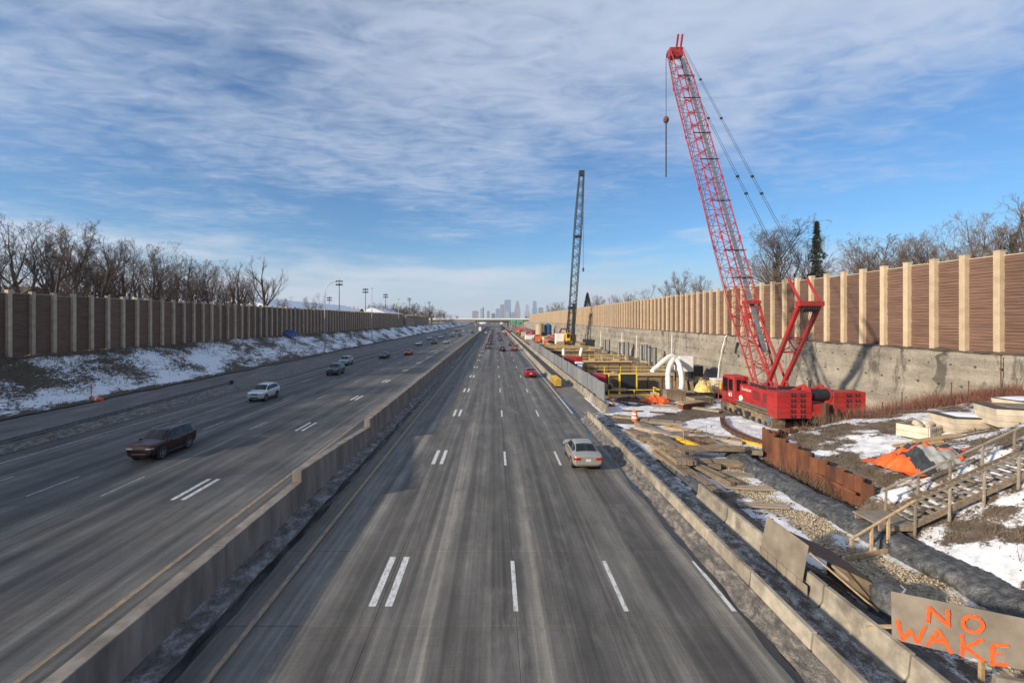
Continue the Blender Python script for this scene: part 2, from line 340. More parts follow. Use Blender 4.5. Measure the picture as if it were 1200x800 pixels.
def bank_mat():
    N = NT('snowy_grass_slope')
    n1 = N.noise(.35, (1,.45,1), det=9, rough=.7, dist=.4); n2 = N.noise(3.6, (1,.55,1.6), det=9, rough=.78, dist=.5)
    sa = N.n('ShaderNodeAttribute', attribute_name='snow').outputs['Fac']
    soil = N.ramp(n2, [(.3, (.045,.036,.028)), (.55, (.095,.072,.05)), (.75, (.15,.115,.08))])
    k = N.math('ADD', sa, N.math('MULTIPLY', N.math('SUBTRACT', N.math('ADD', N.math('MULTIPLY', n1, .35), N.math('MULTIPLY', n2, .65)), .5), 2.0))
    col = N.mix(N.ramp(k, [(.44, 0), (.53, 1)]), soil, (.74,.76,.80)); N.bump(n2, .8, .12); return N.fin(col, .88)
M['bank'] = bank_mat()
N = NT('upland_grass_snow'); f = N.noise(.05, det=10, rough=.7); M['land'] = N.fin(N.ramp(f, [(.44, (.085,.07,.05)), (.52, (.13,.11,.085)), (.58, (.70,.72,.76))]), .95)
def shot_mat():
    N = NT('shotcrete'); n1 = N.noise(.35, (1,.7,1.3), det=9, rough=.65, dist=.3); n2 = N.noise(1.0, (1,.55,.09), det=8, rough=.72, dist=1.1, loc=(2,0,3)); n3 = N.noise(5, det=8, rough=.7)
    n5 = N.noise(1.0, (1,.06,1.5), det=6, rough=.7, dist=.5, loc=(4,4,4))
    col = N.ramp(N.math('ADD', N.math('ADD', N.math('MULTIPLY', n1, .45), N.math('MULTIPLY', n3, .25)), N.math('MULTIPLY', n5, .30)), [(.37, (.13,.112,.088)), (.49, (.25,.22,.175)), (.62, (.38,.335,.265))])
    st = N.ramp(n2, [(.545, 0), (.625, 1)]); sp = N.n('ShaderNodeSeparateXYZ'); N.l(N.pos, sp.inputs[0])
    hgt_ = N.n('ShaderNodeMapRange'); hgt_.inputs['From Min'].default_value = -1; hgt_.inputs['From Max'].default_value = 7; hgt_.inputs['To Min'].default_value = .1; hgt_.inputs['To Max'].default_value = .95; N.l(sp.outputs[2], hgt_.inputs['Value'])
    col = N.mix(N.math('MULTIPLY', st, hgt_.outputs[0]), col, (.055,.048,.042))
    N.bump(N.math('ADD', n3, N.math('MULTIPLY', n1, 2)), .8, .08); return N.fin(col, .9)
M['shot'] = shot_mat(); M['shotdark'] = pm('stained_nail_plate', (.13,.11,.09), (.07,.06,.05), 3, .9)

# ---- the land: one sheet to the horizon with the road trench pressed into it
def land_z(x, y):
    up = 7.0 if x > 0 else 5.2
    if y < 900:
        if XL-.6 < x < 8.9: return -.8
        if 8.9 <= x < XW+.5: return -10.0
        return up
    return lerp(up, 6.0, sstep(900, 1500, y))
xs = [-6500,-2500,-900,-300,-120,-80,XL-.61,XL-.59,-30,0,8.89,8.91,20,XW+.49,XW+.51,60,120,300,900,2500,6500]
ys = [-60,0,100,250,500,899,901,1200,1600,2500,4000,6000,7800]
g = MB(); g.grid([[(x, y, land_z(x, y)) for x in xs] for y in ys]); kind(g.build('ground', M['land']), 'structure')

# ---- the two carriageways: near part laid as separate concrete slabs, continuing as a sheet
def carriage(name, cols, mat, y0=5.0, L=4.57, rows=13):
    yend = y0+rows*L
    b = MB(); b.add([(cols[0],yend,0),(cols[-1],yend,0),(cols[-1],905,0),(cols[0],905,0)], [(0,1,2,3)])
    b.mi = 1; b.add([(cols[0],-40,-.03),(cols[-1],-40,-.03),(cols[-1],yend,-.03),(cols[0],yend,-.03)], [(0,1,2,3)])
    root = kind(b.build(name, [mat, M['trim']]), 'structure')
    for k in range(len(cols)-1):
        w = cols[k+1]-cols[k]-.010; l = L-.022; e = .007
        s_ = MB(); s_.add([(-w/2,-l/2,-.2),(w/2,-l/2,-.2),(w/2,l/2,-.2),(-w/2,l/2,-.2),(-w/2,-l/2,-e),(w/2,-l/2,-e),(w/2,l/2,-e),(-w/2,l/2,-e),
            (-w/2+e,-l/2+e,0),(w/2-e,-l/2+e,0),(w/2-e,l/2-e,0),(-w/2+e,l/2-e,0)],
            [(0,1,5,4),(1,2,6,5),(2,3,7,6),(3,0,4,7),(4,5,9,8),(5,6,10,9),(6,7,11,10),(7,4,8,11),(8,9,10,11)])
        me = s_.mesh('road_slab', mat)
        for r in range(rows): ob('road_slab', me, root, ((cols[k]+cols[k+1])/2, y0+(r+.5)*L, 0))
    return root
RX = [-9.5,-7.35,-3.76,.68,4.24,8.35]; LX = [-34.3,-32.2,-28.8,-24.9,-20.97,-16.55,-12.5,-10.0]
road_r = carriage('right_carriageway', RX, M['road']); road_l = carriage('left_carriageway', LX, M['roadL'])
# painted markings: real sheets 4 mm above the slabs
def strip(x, y0, y1, w, mat, par, name='lane_marking'):
    b = MB(); n = max(2, int((y1-y0)/6)+1); 
    b.grid([[(x-w/2, lerp(y0,y1,i/(n-1)), .004), (x+w/2, lerp(y0,y1,i/(n-1)), .004)] for i in range(n)]); return b.build(name, mat, par)
b = MB(); b.add([(-.075,0,.004),(.075,0,.004),(.075,3.1,.004),(-.075,3.1,.004)], [(0,1,2,3)]); dash1 = b.mesh('lane_dash', M['mark'])
b = MB()
for s_ in (-.27,.27): b.add([(s_-.12,0,.004),(s_+.12,0,.004),(s_+.12,3.15,.004),(s_-.12,3.15,.004)], [(0,1,2,3)])
dash2 = b.mesh('double_lane_dash', M['mark'])
b = MB(); b.add([(-.06,0,.004),(.06,0,.004),(.06,3.1,.004),(-.06,3.1,.004)], [(0,1,2,3)]); dash1L = b.mesh('lane_dash', M['markL'])
def dashes(par, x, ph, me, name, n=26):
    for k in range(-1, n):
        y = ph+14.85*k
        if y > 6: ob(name, me, par, (x, y, 0))
dashes(road_r, -3.76, 15.1, dash2, 'double_lane_dash'); dashes(road_r, .68, 14.85, dash1, 'lane_dash'); dashes(road_r, 4.24, 14.85, dash1, 'lane_dash')
ob('lane_dash', dash1, road_r, (7.72, 14.85, 0))
dashes(road_l, -16.55, 24.0, dash2, 'double_lane_dash')
for x in (-20.97,-24.9,-28.8): dashes(road_l, x, 24.5, dash1L, 'lane_dash')
strip(-7.5, 6, 500, .17, M['markY'], road_r, 'edge_line'); strip(-12.42, 6, 500, .20, M['markY'], road_l, 'edge_line'); strip(-32.3, 6, 500, .13, M['markL'], road_l, 'edge_line')
strip(7.75, 46, 400, .14, M['mark'], road_r, 'edge_line')

# ---- strips beside the lanes
def lumpy(name, x0, x1, y0, y1, prof, mat, step=.22, amp=.05, seed=0, par=None, nx=9):
    P = []; n = int((y1-y0)/step)
    for i in range(n+1):
        y = y0+(y1-y0)*i/n; row = []
        wob = .16*fb(y*.35, seed, 3)
        for j in range(nx):
            u = j/(nx-1); x = lerp(x0+wob, x1, u)
            row.append((x, y, prof(u)+amp*(fb(x*2.3, y*1.5, seed)+.5*fb(x*7, y*6, seed))*math.sin(math.pi*min(.999, u+.001))**.4))
        P.append(row)
    b = MB(); b.grid(P); return b.build(name, mat, par, smooth=True)
kind(lumpy('median_snow_windrow', -8.72, -9.5, 6, 110, lambda u: .012+.20*u, M['windmed'], amp=.05, seed=2), 'structure')
kind(lumpy('shoulder_windrow', 7.98, 8.55, 5, 43.5, lambda u: .012+.40*u**1.2, M['windrow'], step=.12, amp=.11, seed=5, nx=14), 'structure')
kind(lumpy('slush_gutter', 8.85, 10.55, 5, 46, lambda u: .10+.06*math.cos(6.28*u), M['gutter'], amp=.07, seed=8, nx=14), 'structure')
kind(lumpy('haul_lane', 8.2, 11.3, 42.5, 330, lambda u: .015, M['shoulder'], step=.8, amp=.012, seed=9, nx=6), 'structure')
def wet(name, xc, w, y0, y1, seed):
    P = []; n = int((y1-y0)/.4)
    for i in range(n+1):
        y = y0+(y1-y0)*i/n; a = xc-w/2+.25*fb(y*.22, seed); c_ = xc+w/2+.12*fb(y*.3, seed+4)
        P.append([(lerp(a, c_, j/3), y, .006) for j in range(4)])
    b = MB(); b.grid(P); return kind(b.build(name, M['wet']), 'structure')
wet('wet_gutter', -8.52, .42, 6, 120, 3); wet('wet_gutter', 7.93, .34, 6, 42, 13); wet('wet_gutter', 8.15, .5, 42, 70, 17)
b = MB(); b.bb(8.3, 10.7, -20, 48, -.5, -.012); kind(b.build('barrier_base', M['shoulder']), 'structure')
# median base between the carriageways
b = MB(); b.bb(-10.0,-9.5,-30,900,-.4,.002); kind(b.build('median_base', M['shoulder']), 'structure')
# closed ramp lane left of the road, then the slope up to the wall
b = MB(); ys_ = [-30+i*3 for i in range(311)]
b.grid([[(x, y, z+.03*fb(x,y*.2)) for x, z in ((-34.3,.0),(-34.9,.03),(-36.5,.03),(-41,.05),(-45.0,.12),(-46.2,.25))] for y in ys_]); kind(b.build('closed_ramp', M['shoulder']), 'structure')
P = []
for i in range(330):
    y = 12+i*.4; xr = -34.85-1.95*max(0, min(1, (y-24)/40)); row = []; hh_ = .46*(1-.8*sstep(60, 68, y)); w0 = .18*fb(y*.3, 21)
    for j in range(9):
        u = j/8; row.append((lerp(-34.15+w0, xr-.35, u), y, .02+hh_*math.sin(math.pi*min(1, u*1.15)*.62)+.07*fb(u*4, y*1.1, 3)*min(1, u*3)))
    P.append(row)
b = MB(); b.grid(P); kind(b.build('ramp_edge_dirt', M['windrow'], smooth=True), 'structure')
def bankL(x, y):
    u = (x+45.0)/(XL+45.0); u = max(0, min(1.2, u)); return .12+5.2*sstep(-.12, 1.12, u)*1.02+.22*fb(x*.5, y*.2, 3)*min(1, u*4)
P = []; at = []
ysl = [-40+i*2 for i in range(29)]+[18+i*.35 for i in range(240)]+[102+i*1.0 for i in range(110)]+[212+i*6 for i in range(115)]
for y in ysl:
    row = []
    for j in range(28):
        x = lerp(-45.0, XL-.7, j/27)+.0; row.append((x+(.7*fb(y*.15, 2) if j == 0 else 0), y, bankL(x, y)+.05*fb(x*3, y*2)))
        u = j/27; s_ = .50-.32*sstep(.70, 1, u)-.30*(1-sstep(0, .14, u))+.26*fb(x*.25, y*.10, 8)+.12*fb(x*1.1, y*.5, 3)
        if y < 62: s_ -= .22*sstep(62, 40, y)*sstep(.25, .7, u)
        at.append(s_)
    P.append(row)
b = MB(); b.grid(P); bl = kind(b.build('left_bank', M['bank'], smooth=True), 'structure')
a_ = bl.data.attributes.new('snow', 'FLOAT', 'POINT'); a_.data.foreach_set('value', at)

# ---- work site ground: flat site, gravel track and the bank behind the sheet piles, with shored pits cut out
def yret(x):
    if x < 28: return lerp(31.0, 35.6, (x-18.2)/9.8)
    return 35.6
def hgt(x, y):
    z = .05*fb(x*.5, y*.5, 1)+.03*fb(x*2, y*2, 2)
    s_ = lerp(.45, .19, sstep(20, 28, y))
    e = 18.85 if y > 22.3 else lerp(16.9, 18.85, sstep(21.3, 22.3, y))
    if x > e-.3:
        hi = lerp(.30, 1.2, sstep(20.5, 22.5, y))+s_*(x-e)
        hi *= 1-.35*sstep(30, 36, y)
        inn = sstep(e-.3, e+.05, x) if y > 21.8 else 1
        hi = max(0, hi)*inn
        back = 1-sstep(yret(x)-.05, yret(x)+(.25 if x < 28 else 4.0), y)
        z += hi*back+.10*fb(x*.7, y*.7, 5)*min(1, hi)
    return z
PITS = [(13.3, 29.5, 56, 76.4), (12.6, 29.5, 77.6, 100), (12.6, 29, 101.2, 135)]
def inpit(x, y): return any(a < x < b_ and c < y < d for a, b_, c, d in PITS)
def snow_at(x, y):
    if y < 62:
        n = .5+.5*fb(x*.28, y*.28, 4)
        if x < 17.2 and y < 31:                      # gravel track by the liner
            lane = .66 if (12.0 < x < 13.6) else (.52 if 15.2 < x < 16.0 and y < 26 else .30)
            return lane+.75*(n-.5)+.25*fb(x*1.1, y*.8, 6)
        if 17 < x < 18.8 and 22 < y < 31: return .28
        if hgt(x, y) > .2: return (.56 if y < 20.5 else .47)+.9*(n-.5)+(.40 if y < 20.5 else .28)*fb(x*.9, y*.9, 9)
        s_ = .78+.5*(n-.5)
        d = abs(y-(44.5+1.8*math.sin(x*.35)))          # wheel tracks of the machines
        s_ -= .75*(1-sstep(.8, 2.6, d)); s_ -= .4*(1-sstep(0, 3.5, math.hypot(x-21.5, y-47)))
        s_ -= .5*sstep(54, 57, y)
        return s_
    return .12
xs = [10.6+i*.2 for i in range(128)]; Xn = len(xs)
ysr = [5+i*.2 for i in range(285)]; y = ysr[-1]
while y < 330: y += .6 if y < 140 else 3; ysr.append(y)
# snap grid lines to the pits
def snap(L, vals):
    for v in vals:
        k = min(range(len(L)), key=lambda i: abs(L[i]-v)); L[k] = v
snap(xs, [13.3,12.6,29.5,29.0]); snap(ysr, [56,76.4,77.6,100,101.2,135])
vs = []; sn = []; gv = []
for y in ysr:
    for x in xs:
        s_ = snow_at(x, y); vs.append((x, y, hgt(x, y)+(.05*sstep(.4, .6, s_) if y < 62 else 0))); sn.append(s_)
        gv.append((.85 if (13.2 < x < 16.6 and y < 31) else .12)+(.35 if y > 62 else 0))
fs = []
for i in range(len(ysr)-1):
    for j in range(Xn-1):
        if not inpit((xs[j]+xs[j+1])/2, (ysr[i]+ysr[i+1])/2): fs.append((i*Xn+j, i*Xn+j+1, (i+1)*Xn+j+1, (i+1)*Xn+j))
b = MB(); b.add(vs, fs); sg = kind(b.build('work_site_ground', M['site'], smooth=True), 'structure')
for nm, d in (('snow', sn), ('gravel', gv)):
    a_ = sg.data.attributes.new(nm, 'FLOAT', 'POINT'); a_.data.foreach_set('value', d)
b = MB()
for (a, c_, d, e) in PITS: b.add([(a-.5,d-.5,-6),(c_+.5,d-.5,-6),(c_+.5,e+.5,-6),(a-.5,e+.5,-6)], [(0,1,2,3)])
kind(b.build('pit_floor', M['shoulder']), 'structure')
# far end of the site: road level strip to the bridge
b = MB(); b.grid([[(10.6, y, .02), (XW-.3, y, .02)] for y in range(329, 906, 24)]); kind(b.build('far_site_ground', M['shoulder']), 'structure')

# ---- retaining wall of sprayed concrete
rw = thing('retaining_wall', 'long grey sprayed concrete retaining wall with dark water stains below the right noise wall', 'retaining wall', (XW, 20, 0))
P = []
yw = [20+i*.5 for i in range(160)]+[100+i*2 for i in range(60)]+[220+i*12 for i in range(58)]
for y in yw:
    row = []
    for j in range(19):
        z = lerp(-1.5, 6.9, j/18); x = -.35-.6*(1-j/18)+.22*fb(y*.22, z*.6, 4)+.09*fb(y*1.1, z*1.5, 7)+.07*math.sin(z*3.6+fb(y*.1,3))
        if j == 18: z += .12*fb(y*.5, 3)
        if y > 90: x -= .12*(1 if (int((z+2)/1.5) % 2) else 0)
        row.append((x, y-20, z))
    row.append((.6, y-20, 6.95)); P.append(row)
b = MB(); b.grid(P); b.build('sprayed_face', M['shot'], rw, smooth=True)
b = MB()
for k in range(70):
    for r_ in range(4):
        y = 26+k*1.8+(.9 if r_ % 2 else 0); z = 1.1+r_*1.6+.1*fb(k, r_); x = -.35-.6*(1-(z+1.5)/8.4)-.05
        b.box((x-.03, y-20, z), (.10,.12,.12))
kind(b.build('nail_plates', M['shotdark'], rw), 'stuff')
b = MB(); b.box((-.55, 38+9.5, 5.2), (.25,.45,1.7), Matrix.Rotation(.35, 3, 'X')); b.box((-.55, 46.9, 4.0), (.2,.35,.5)); b.build('drain_chute', M['darksteel'], rw)
b = MB(); b.path([(-.5,50.5,6.9),(-.75,50.5,6.7),(-.9,51.3,4.5),(-1.1,51.8,2.2),(-1.2,51.9,0)], .09, 8); b.build('drain_hose', M['whiteduct'], rw)
b = MB(); b.path([(-1.0,10.5,2.6),(-1.0,10.5,4.4),(-1.02,10.45,4.8),(-1.08,10.35,5.08),(-1.2,10.2,5.22),(-1.35,10.0,5.2),(-1.46,9.85,5.02),(-1.5,9.8,4.7)], .075, 8); b.build('vent_pipe', M['whiteduct'], rw, smooth=True)
b = MB(); b.path([(-1.4,15.0,1.0),(-1.35,18,.8),(-1.3,22,.55)], .06, 6); b.build('steel_tie_rod', M['rail_rust'], rw)
P = [[(XW-.45+.3*fb(y*.4,6), y, 6.88+.1*abs(fb(y*.8,2))), (XW+.1, y, 7.05+.12*fb(y*.5,5)), (XW+.3, y, 7.0)] for y in [20+i*.4 for i in range(900)]]
b = MB(); b.grid(P); kind(b.build('wall_ledge', M['site'], smooth=True), 'structure')

# ---- noise walls: each post and each plank panel a part
def noise_wall(label, x, sgn, z0, ztop, y0, n, sp, matp, matw):
    w = thing('noise_wall', label, 'noise wall', (x, y0, 0))
    hgt_ = ztop-z0
    b = MB(); b.box((0,0,hgt_/2), (.42,.45,hgt_)); b.box((0,0,hgt_+.02), (.46,.49,.06)); mp = b.mesh('post', matp)
    mws = []
    for v_ in range(4):
        b = MB(); nb = 30; hb = (hgt_-.45)/nb; rr = random.Random(5+v_)
        for k in range(nb): b.box((rr.uniform(-.022,.022), 0, .12+hb*(k+.5)), (.09, sp-.10, hb-rr.uniform(.018,.034)), Matrix.Rotation(rr.uniform(-.0025,.0025), 3, 'X'))
        b.box((.03,0,.12+hb*nb/2), (.03, sp-.12, hb*nb)); mws.append(b.mesh('plank_panel', matw))
    b = MB(); b.box((0,0,0), (.16, sp-.03, .07)); mc = b.mesh('top_cap', matp)
    for k in range(n):
        rr_ = random.Random(k)
        p = ob('post', mp, w, (0, k*sp, z0+rr_.uniform(-.04,.05)))
        q = ob('plank_panel', rr_.choice(mws), w, (-sgn*-.17, (k+.5)*sp, z0+rr_.uniform(-.10,.06)))
        ob('top_cap', mc, w, (-sgn*-.17, (k+.5)*sp, q.location.z+hgt_-.27))
    return w
noise_wall('tall tan and brown noise wall with concrete posts above the sprayed retaining wall', XW+.2, 1, 6.85, 14.3, 25.72, 190, 2.45, M['post'], M['plank'])
noise_wall('dark shaded noise wall with pale posts on the left snowy bank', XL, -1, 5.2, 12.6, 45.9-2.62*28, 114, 2.62, M['post_left'], M['plank_far'])
nw2 = noise_wall('distant left noise wall piece beyond the gap near the bridge', XL-4, -1, 5.2, 12.2, 300, 40, 2.62, M['post_left'], M['plank_far'])

# ---- median barrier
mb = thing('median_barrier', 'long grey concrete median barrier stepping up in height between the carriageways', 'median barrier', (-9.75, 0, 0))
def mseg(y0, y1, za, zb, w=.46):
    b = MB(); b.add([(-w/2-.03,y0,-.1),(w/2+.03,y0,-.1),(w/2+.03,y1,-.1),(-w/2-.03,y1,-.1),(-w/2,y0,za),(w/2,y0,za),(w/2,y1,zb),(-w/2,y1,zb)],
        [(0,3,2,1),(4,5,6,7),(0,1,5,4),(1,2,6,5),(2,3,7,6),(3,0,4,7)]); return b.build('barrier_section', M['median'], mb, bevel=.025)
y = 0
for y0, y1 in ((4,10.1),(10.1,16.3),(16.3,22.7)): mseg(y0+.006, y1-.006, 1.43, 1.40)
mseg(22.7, 28.9, 1.95, 1.62); mseg(28.91, 35.2, 1.62, 1.20)
y = 35.2
while y < 560: y2 = y+(6.2 if y < 120 else 20); mseg(y+.006, y2-.006, 1.78, 1.78); y = y2
# ---- precast barriers: each a thing
JP = [(-.30,0),(.30,0),(.30,.08),(.14,.33),(.085,.85),(-.085,.85),(-.14,.33),(-.30,.08)]
def jersey(L):
    b = MB(); b.prism(JP, -L/2, L/2)
    return b.mesh('concrete_barrier', M['concrete'])
J3, J6 = jersey(2.98), jersey(6.08)
def barrier(me, x, y, rz, label, group, z=.0):
    return tag(ob('concrete_barrier', me, None, (x, y, z), rz, .02), label, 'barrier', group)
r4 = random.Random(4)
ordn = ['first','second','third','fourth','fifth','sixth','seventh','eighth','ninth','tenth','eleventh','twelfth','thirteenth']
for k in range(12):
    y = 41.6-k*3.06
    barrier(J3, 8.72+.03*fb(k,1), y, r4.uniform(-.008,.008), f'tan precast barrier, {ordn[k]} from the far end of the row beside the open lane' , 'barriers beside the open lane', .02)
for k in range(6):
    y = 22.4-k*3.06
    barrier(J3, 10.62+.05*fb(k,3), y, r4.uniform(-.012,.012), f'tan precast barrier, {ordn[k]} from the far end of the row holding the plywood sheets', 'barriers along the gravel track', .05)
for k in range(44):
    y = 48.8+k*6.16
    barrier(J6, 11.15, y, r4.uniform(-.006,.006), 'nearest barrier under the grey screen fence, with an end by the orange barrels' if k == 0 else 'tan barrier in the far row under the grey screen fence', 'barriers under the screen fence', .02)
for k in range(54):
    y = 71.5+k*6.16
    barrier(J6, 8.66, y, r4.uniform(-.006,.006), 'nearest barrier of the far roadside row, behind the yellow crash cushion' if k == 0 else 'tan barrier in the far roadside row beyond the crash cushion', 'far roadside barriers', .02)
# guardrail on the left
gr = thing('guardrail', 'dark steel guardrail along the closed ramp at the left edge', 'guardrail', (0,0,0))
ga, gb = Vector((-34.85, 24, 0)), Vector((-36.8, 64, 0))
wprof = [(0,.48),(.05,.52),(.05,.58),(0,.63),(.0,.67),(.05,.72),(.05,.78),(0,.82)]
P = [[(lerp(ga.x,gb.x,t)+u, lerp(ga.y,gb.y,t), z) for u, z in wprof] for t in [i/20 for i in range(21)]]
b = MB(); b.grid(P); o = b.build('rail_beam', M['steel'], gr); sm_ = o.modifiers.new('solid','SOLIDIFY'); sm_.thickness = .012
b = MB(); b.box((0,0,.4), (.14,.16,.8)); b.box((.09,0,.65), (.12,.14,.32)); pm_ = b.mesh('guardrail_post', M['greywood'])
for k in range(21):
    t = k/20; ob('guardrail_post', pm_, gr, (lerp(ga.x,gb.x,t)-.17, lerp(ga.y,gb.y,t), 0))
b = MB(); b.box((gb.x, gb.y+.3, .62), (.5,.5,.5)); b.build('end_terminal', M['black'], gr, bevel=.05)

# ================================================================== CRANES
def bw(mb_, name, mat, root, **k):
    """build a part from world coordinates under an unrotated root"""
    return mb_.build(name, mat, root, loc=tuple(-root.location), **k)
def frame_axes(A, B, up=(1,0,0)):
    A = Vector(A); B = Vector(B); d = (B-A).normalized(); x = Vector(up); x = (x-d*x.dot(d)).normalized(); return d, x, d.cross(x)
def lattice(ch, la, A, B, a, b, n, rc=.075, rl=.035, up=(1,0,0), zig=True):
    """box lattice from A to B; a, b = (half width, half depth) at the two ends; chords into ch, lacing into la"""
    d, x, z = frame_axes(A, B, up); A = Vector(A); B = Vector(B)
    def c(t, sx, sz): return A.lerp(B, t)+x*sx*lerp(a[0], b[0], t)+z*sz*lerp(a[1], b[1], t)
    S4 = [(-1,-1),(1,-1),(1,1),(-1,1)]
    for s_ in S4: ch.tube(c(0,*s_), c(1,*s_), rc, n=6)
    for i in range(n):
        t0, t1 = i/n, (i+1)/n
        for k in range(4):
            p, q = S4[k], S4[(k+1)%4]
            if (i+k) % 2: p, q = q, p
            la.tube(c(t0,*p), c(t1,*q), rl, n=4, cap=False)
            if zig and i % 2 == 0: la.tube(c(t0,*S4[k]), c(t0,*S4[(k+1)%4]), rl, n=4, cap=False)
    return c
cx = 26.3
cr_ = thing('crawler_crane', 'large red crawler crane with raised lattice boom beside the retaining wall', 'crane', (cx, 43, 0))
# crawlers
def crawler(x0, x1):
    ya, yb, rr = 39.9, 47.6, .62; prof = []
    for k in range(9): a = math.pi/2+math.pi*k/8; prof.append((ya+rr*math.cos(a), rr+rr*math.sin(a)))
    for k in range(9): a = -math.pi/2+math.pi*k/8; prof.append((yb+rr*math.cos(a), rr+rr*math.sin(a)))
    f = MB(); ip = [((y-43.75)*.93+43.75, (z-.62)*.70+.62) for y, z in prof]; f.prism(ip, x0+.12, x1-.12, 'x')
    t = bw(f, 'crawler_track', M['track'], cr_)
    s_ = MB(); n = len(prof); per = []
    for i in range(n):
        p, q = Vector((0, *prof[i])), Vector((0, *prof[(i+1)%n])); L = (q-p).length
        m = max(1, round(L/.26)); per += [(p.lerp(q, (j+.5)/m), (q-p).normalized()) for j in range(m)]
    for p, d in per:
        nrm = Vector((0, d.z, -d.y)); Mx = Matrix((Vector((1,0,0)), d, nrm)).transposed()
        s_.box((( x0+x1)/2, p.y, p.z), (x1-x0, .225, .10), Mx)
    kind(s_.build('track_shoes', M['track'], t), 'stuff')
    for k in range(8):
        y = lerp(ya+.3, yb-.3, k/7); w = MB(); w.tube((x0-.005, y, .32), (x0+.1, y, .32), .2, n=14); w.build('track_roller', M['darksteel'], t)
    for y in (ya, yb):
        w = MB(); w.tube((x0+.02, y, .62), (x0+.12, y, .62), .46, n=18); w.tube((x0-.03, y, .62), (x0+.02, y, .62), .2, n=14); w.build('sprocket', M['steel'], t)
    for ya_, yb_ in ((42.7,43.4),(44.3,44.8)): w = MB(); w.bb(x0-.1, x0+.05, ya_, yb_, .48, .82); w.build('drive_motor', M['darksteel'], t)
crawler(23.6, 24.75); crawler(27.85, 29.0)
b = MB(); b.bb(24.7, 27.9, 42.2, 45.2, .45, 1.15); b.tube((cx,43.7,1.1),(cx,43.7,1.42), 1.25, n=28); bw(b, 'carbody', M['darksteel'], cr_, bevel=.04)
# upperworks
up_ = MB(); up_.bb(24.05, 28.6, 38.6, 46.2, 1.42, 1.75); up_.bb(24.0, 25.25, 39.2, 45.2, 1.75, 3.1); up_.bb(27.3, 28.6, 39.2, 45.6, 1.75, 2.9)
up_.bb(25.25, 27.3, 40.2, 43.6, 1.75, 2.75)
uh = bw(up_, 'upper_house', M['red'], cr_, bevel=.05)
for y in (40.0, 41.6, 43.2):
    p = MB(); p.bb(23.975, 24.0, y, y+1.45, 1.9, 2.95); p.build('side_panel', M['red'], uh, bevel=.01)
p = MB(); p.bb(23.6, 24.02, 39.2, 46.0, 1.46, 1.52); p.build('walkway', M['galv'], uh)
w = MB()                                                          # worn white lettering on the house side: a few script strokes
for k, (y, h_) in enumerate(((44.75,.30),(44.45,.16),(44.2,.16),(43.95,.2),(43.75,.16),(43.5,.16),(43.3,.16))):
    w.bar((23.965, y, 2.62), (23.965, y-.16, 2.62+h_), .012, .05); w.bar((23.965, y-.02, 2.62), (23.965, y-.2, 2.62), .012, .045)
w.build('white_lettering', M['white'], uh)
for k in range(5):
    w = MB(); y = 39.4+k*1.4; w.tube((24.1,y,3.1),(24.1,y,3.9), .025, n=5); w.tube((24.1,y,3.9),(24.1,y+(1.4 if k < 4 else .05),3.9), .025, n=5); w.tube((24.1,y,3.5),(24.1,y+(1.4 if k < 4 else .05),3.5), .02, n=5); w.build('guard_rail', M['red'], uh)
for y in (40.15, 41.75):
    w = MB()
    for q in range(7): w.bb(23.955, 23.975, y, y+1.1, 2.0+q*.12, 2.06+q*.12)
    kind(w.build('louvre_slats', M['trim'], uh), 'stuff')
w = MB(); w.tube((28.0,41,2.9),(28.0,41,4.0), .12, n=10); w.build('exhaust_stack', M['rail_rust'], uh)
w = MB(); w.bb(24.3,25.1,40.6,42.4,3.1,3.32); w.bb(24.4,25.0,43,44,3.1,3.25); w.build('roof_hatch', M['darksteel'], uh, bevel=.02)
for k in range(3):
    w = MB(); y = 44.9+k*.3; w.path([(24.9,y-.4,2.6),(25.2,y,3.2),(25.6,y+.3,2.9),(25.7,y+.5,2.4)], .04, 6); w.build('hydraulic_hose', M['black'], uh)
w = MB(); w.tube((23.9,44.9,1.75),(24.05,44.9,1.75), .26, n=16); w.build('lamp_housing', M['white'], uh)
# cab at the front left
cb = MB(); prof = [(45.3,1.25),(47.55,1.25),(47.95,1.75),(47.6,3.55),(47.3,3.78),(45.3,3.78)]; cb.prism(prof, 23.5, 24.95, 'x')
cab = bw(cb, 'cab', M['red'], cr_, bevel=.06)
for y0, y1, z0, z1 in ((45.55,46.3,2.35,3.45),(46.5,47.45,2.1,3.5)):
    w = MB(); w.bb(23.47, 23.5, y0, y1, z0, z1); w.build('side_window', M['glass'], cab, bevel=.01)
w = MB(); w.bb(23.75, 24.7, 45.27, 45.3, 2.35, 3.45); w.build('rear_window', M['glass'], cab)
w = MB(); w.add([(23.65,47.99,1.9),(24.8,47.99,1.9),(24.8,47.66,3.5),(23.65,47.66,3.5)], [(0,1,2,3)]); w.build('windscreen', M['glass'], cab)
w = MB(); w.bb(23.2, 25.1, 45.2, 47.7, 1.12, 1.22); w.build('cab_platform', M['red'], cab)
w = MB(); w.bb(23.46,23.5,45.7,46.25,1.75,2.15); w.build('white_marking', M['white'], cab)
w = MB()
for y in (45.3, 46.5, 47.7): w.tube((23.15,y,1.2),(23.15,y,2.2), .03)
w.tube((23.15,45.3,2.2),(23.15,47.7,2.2), .03); w.tube((23.15,45.3,1.7),(23.15,47.7,1.7), .03); w.build('handrail', M['red'], cab)
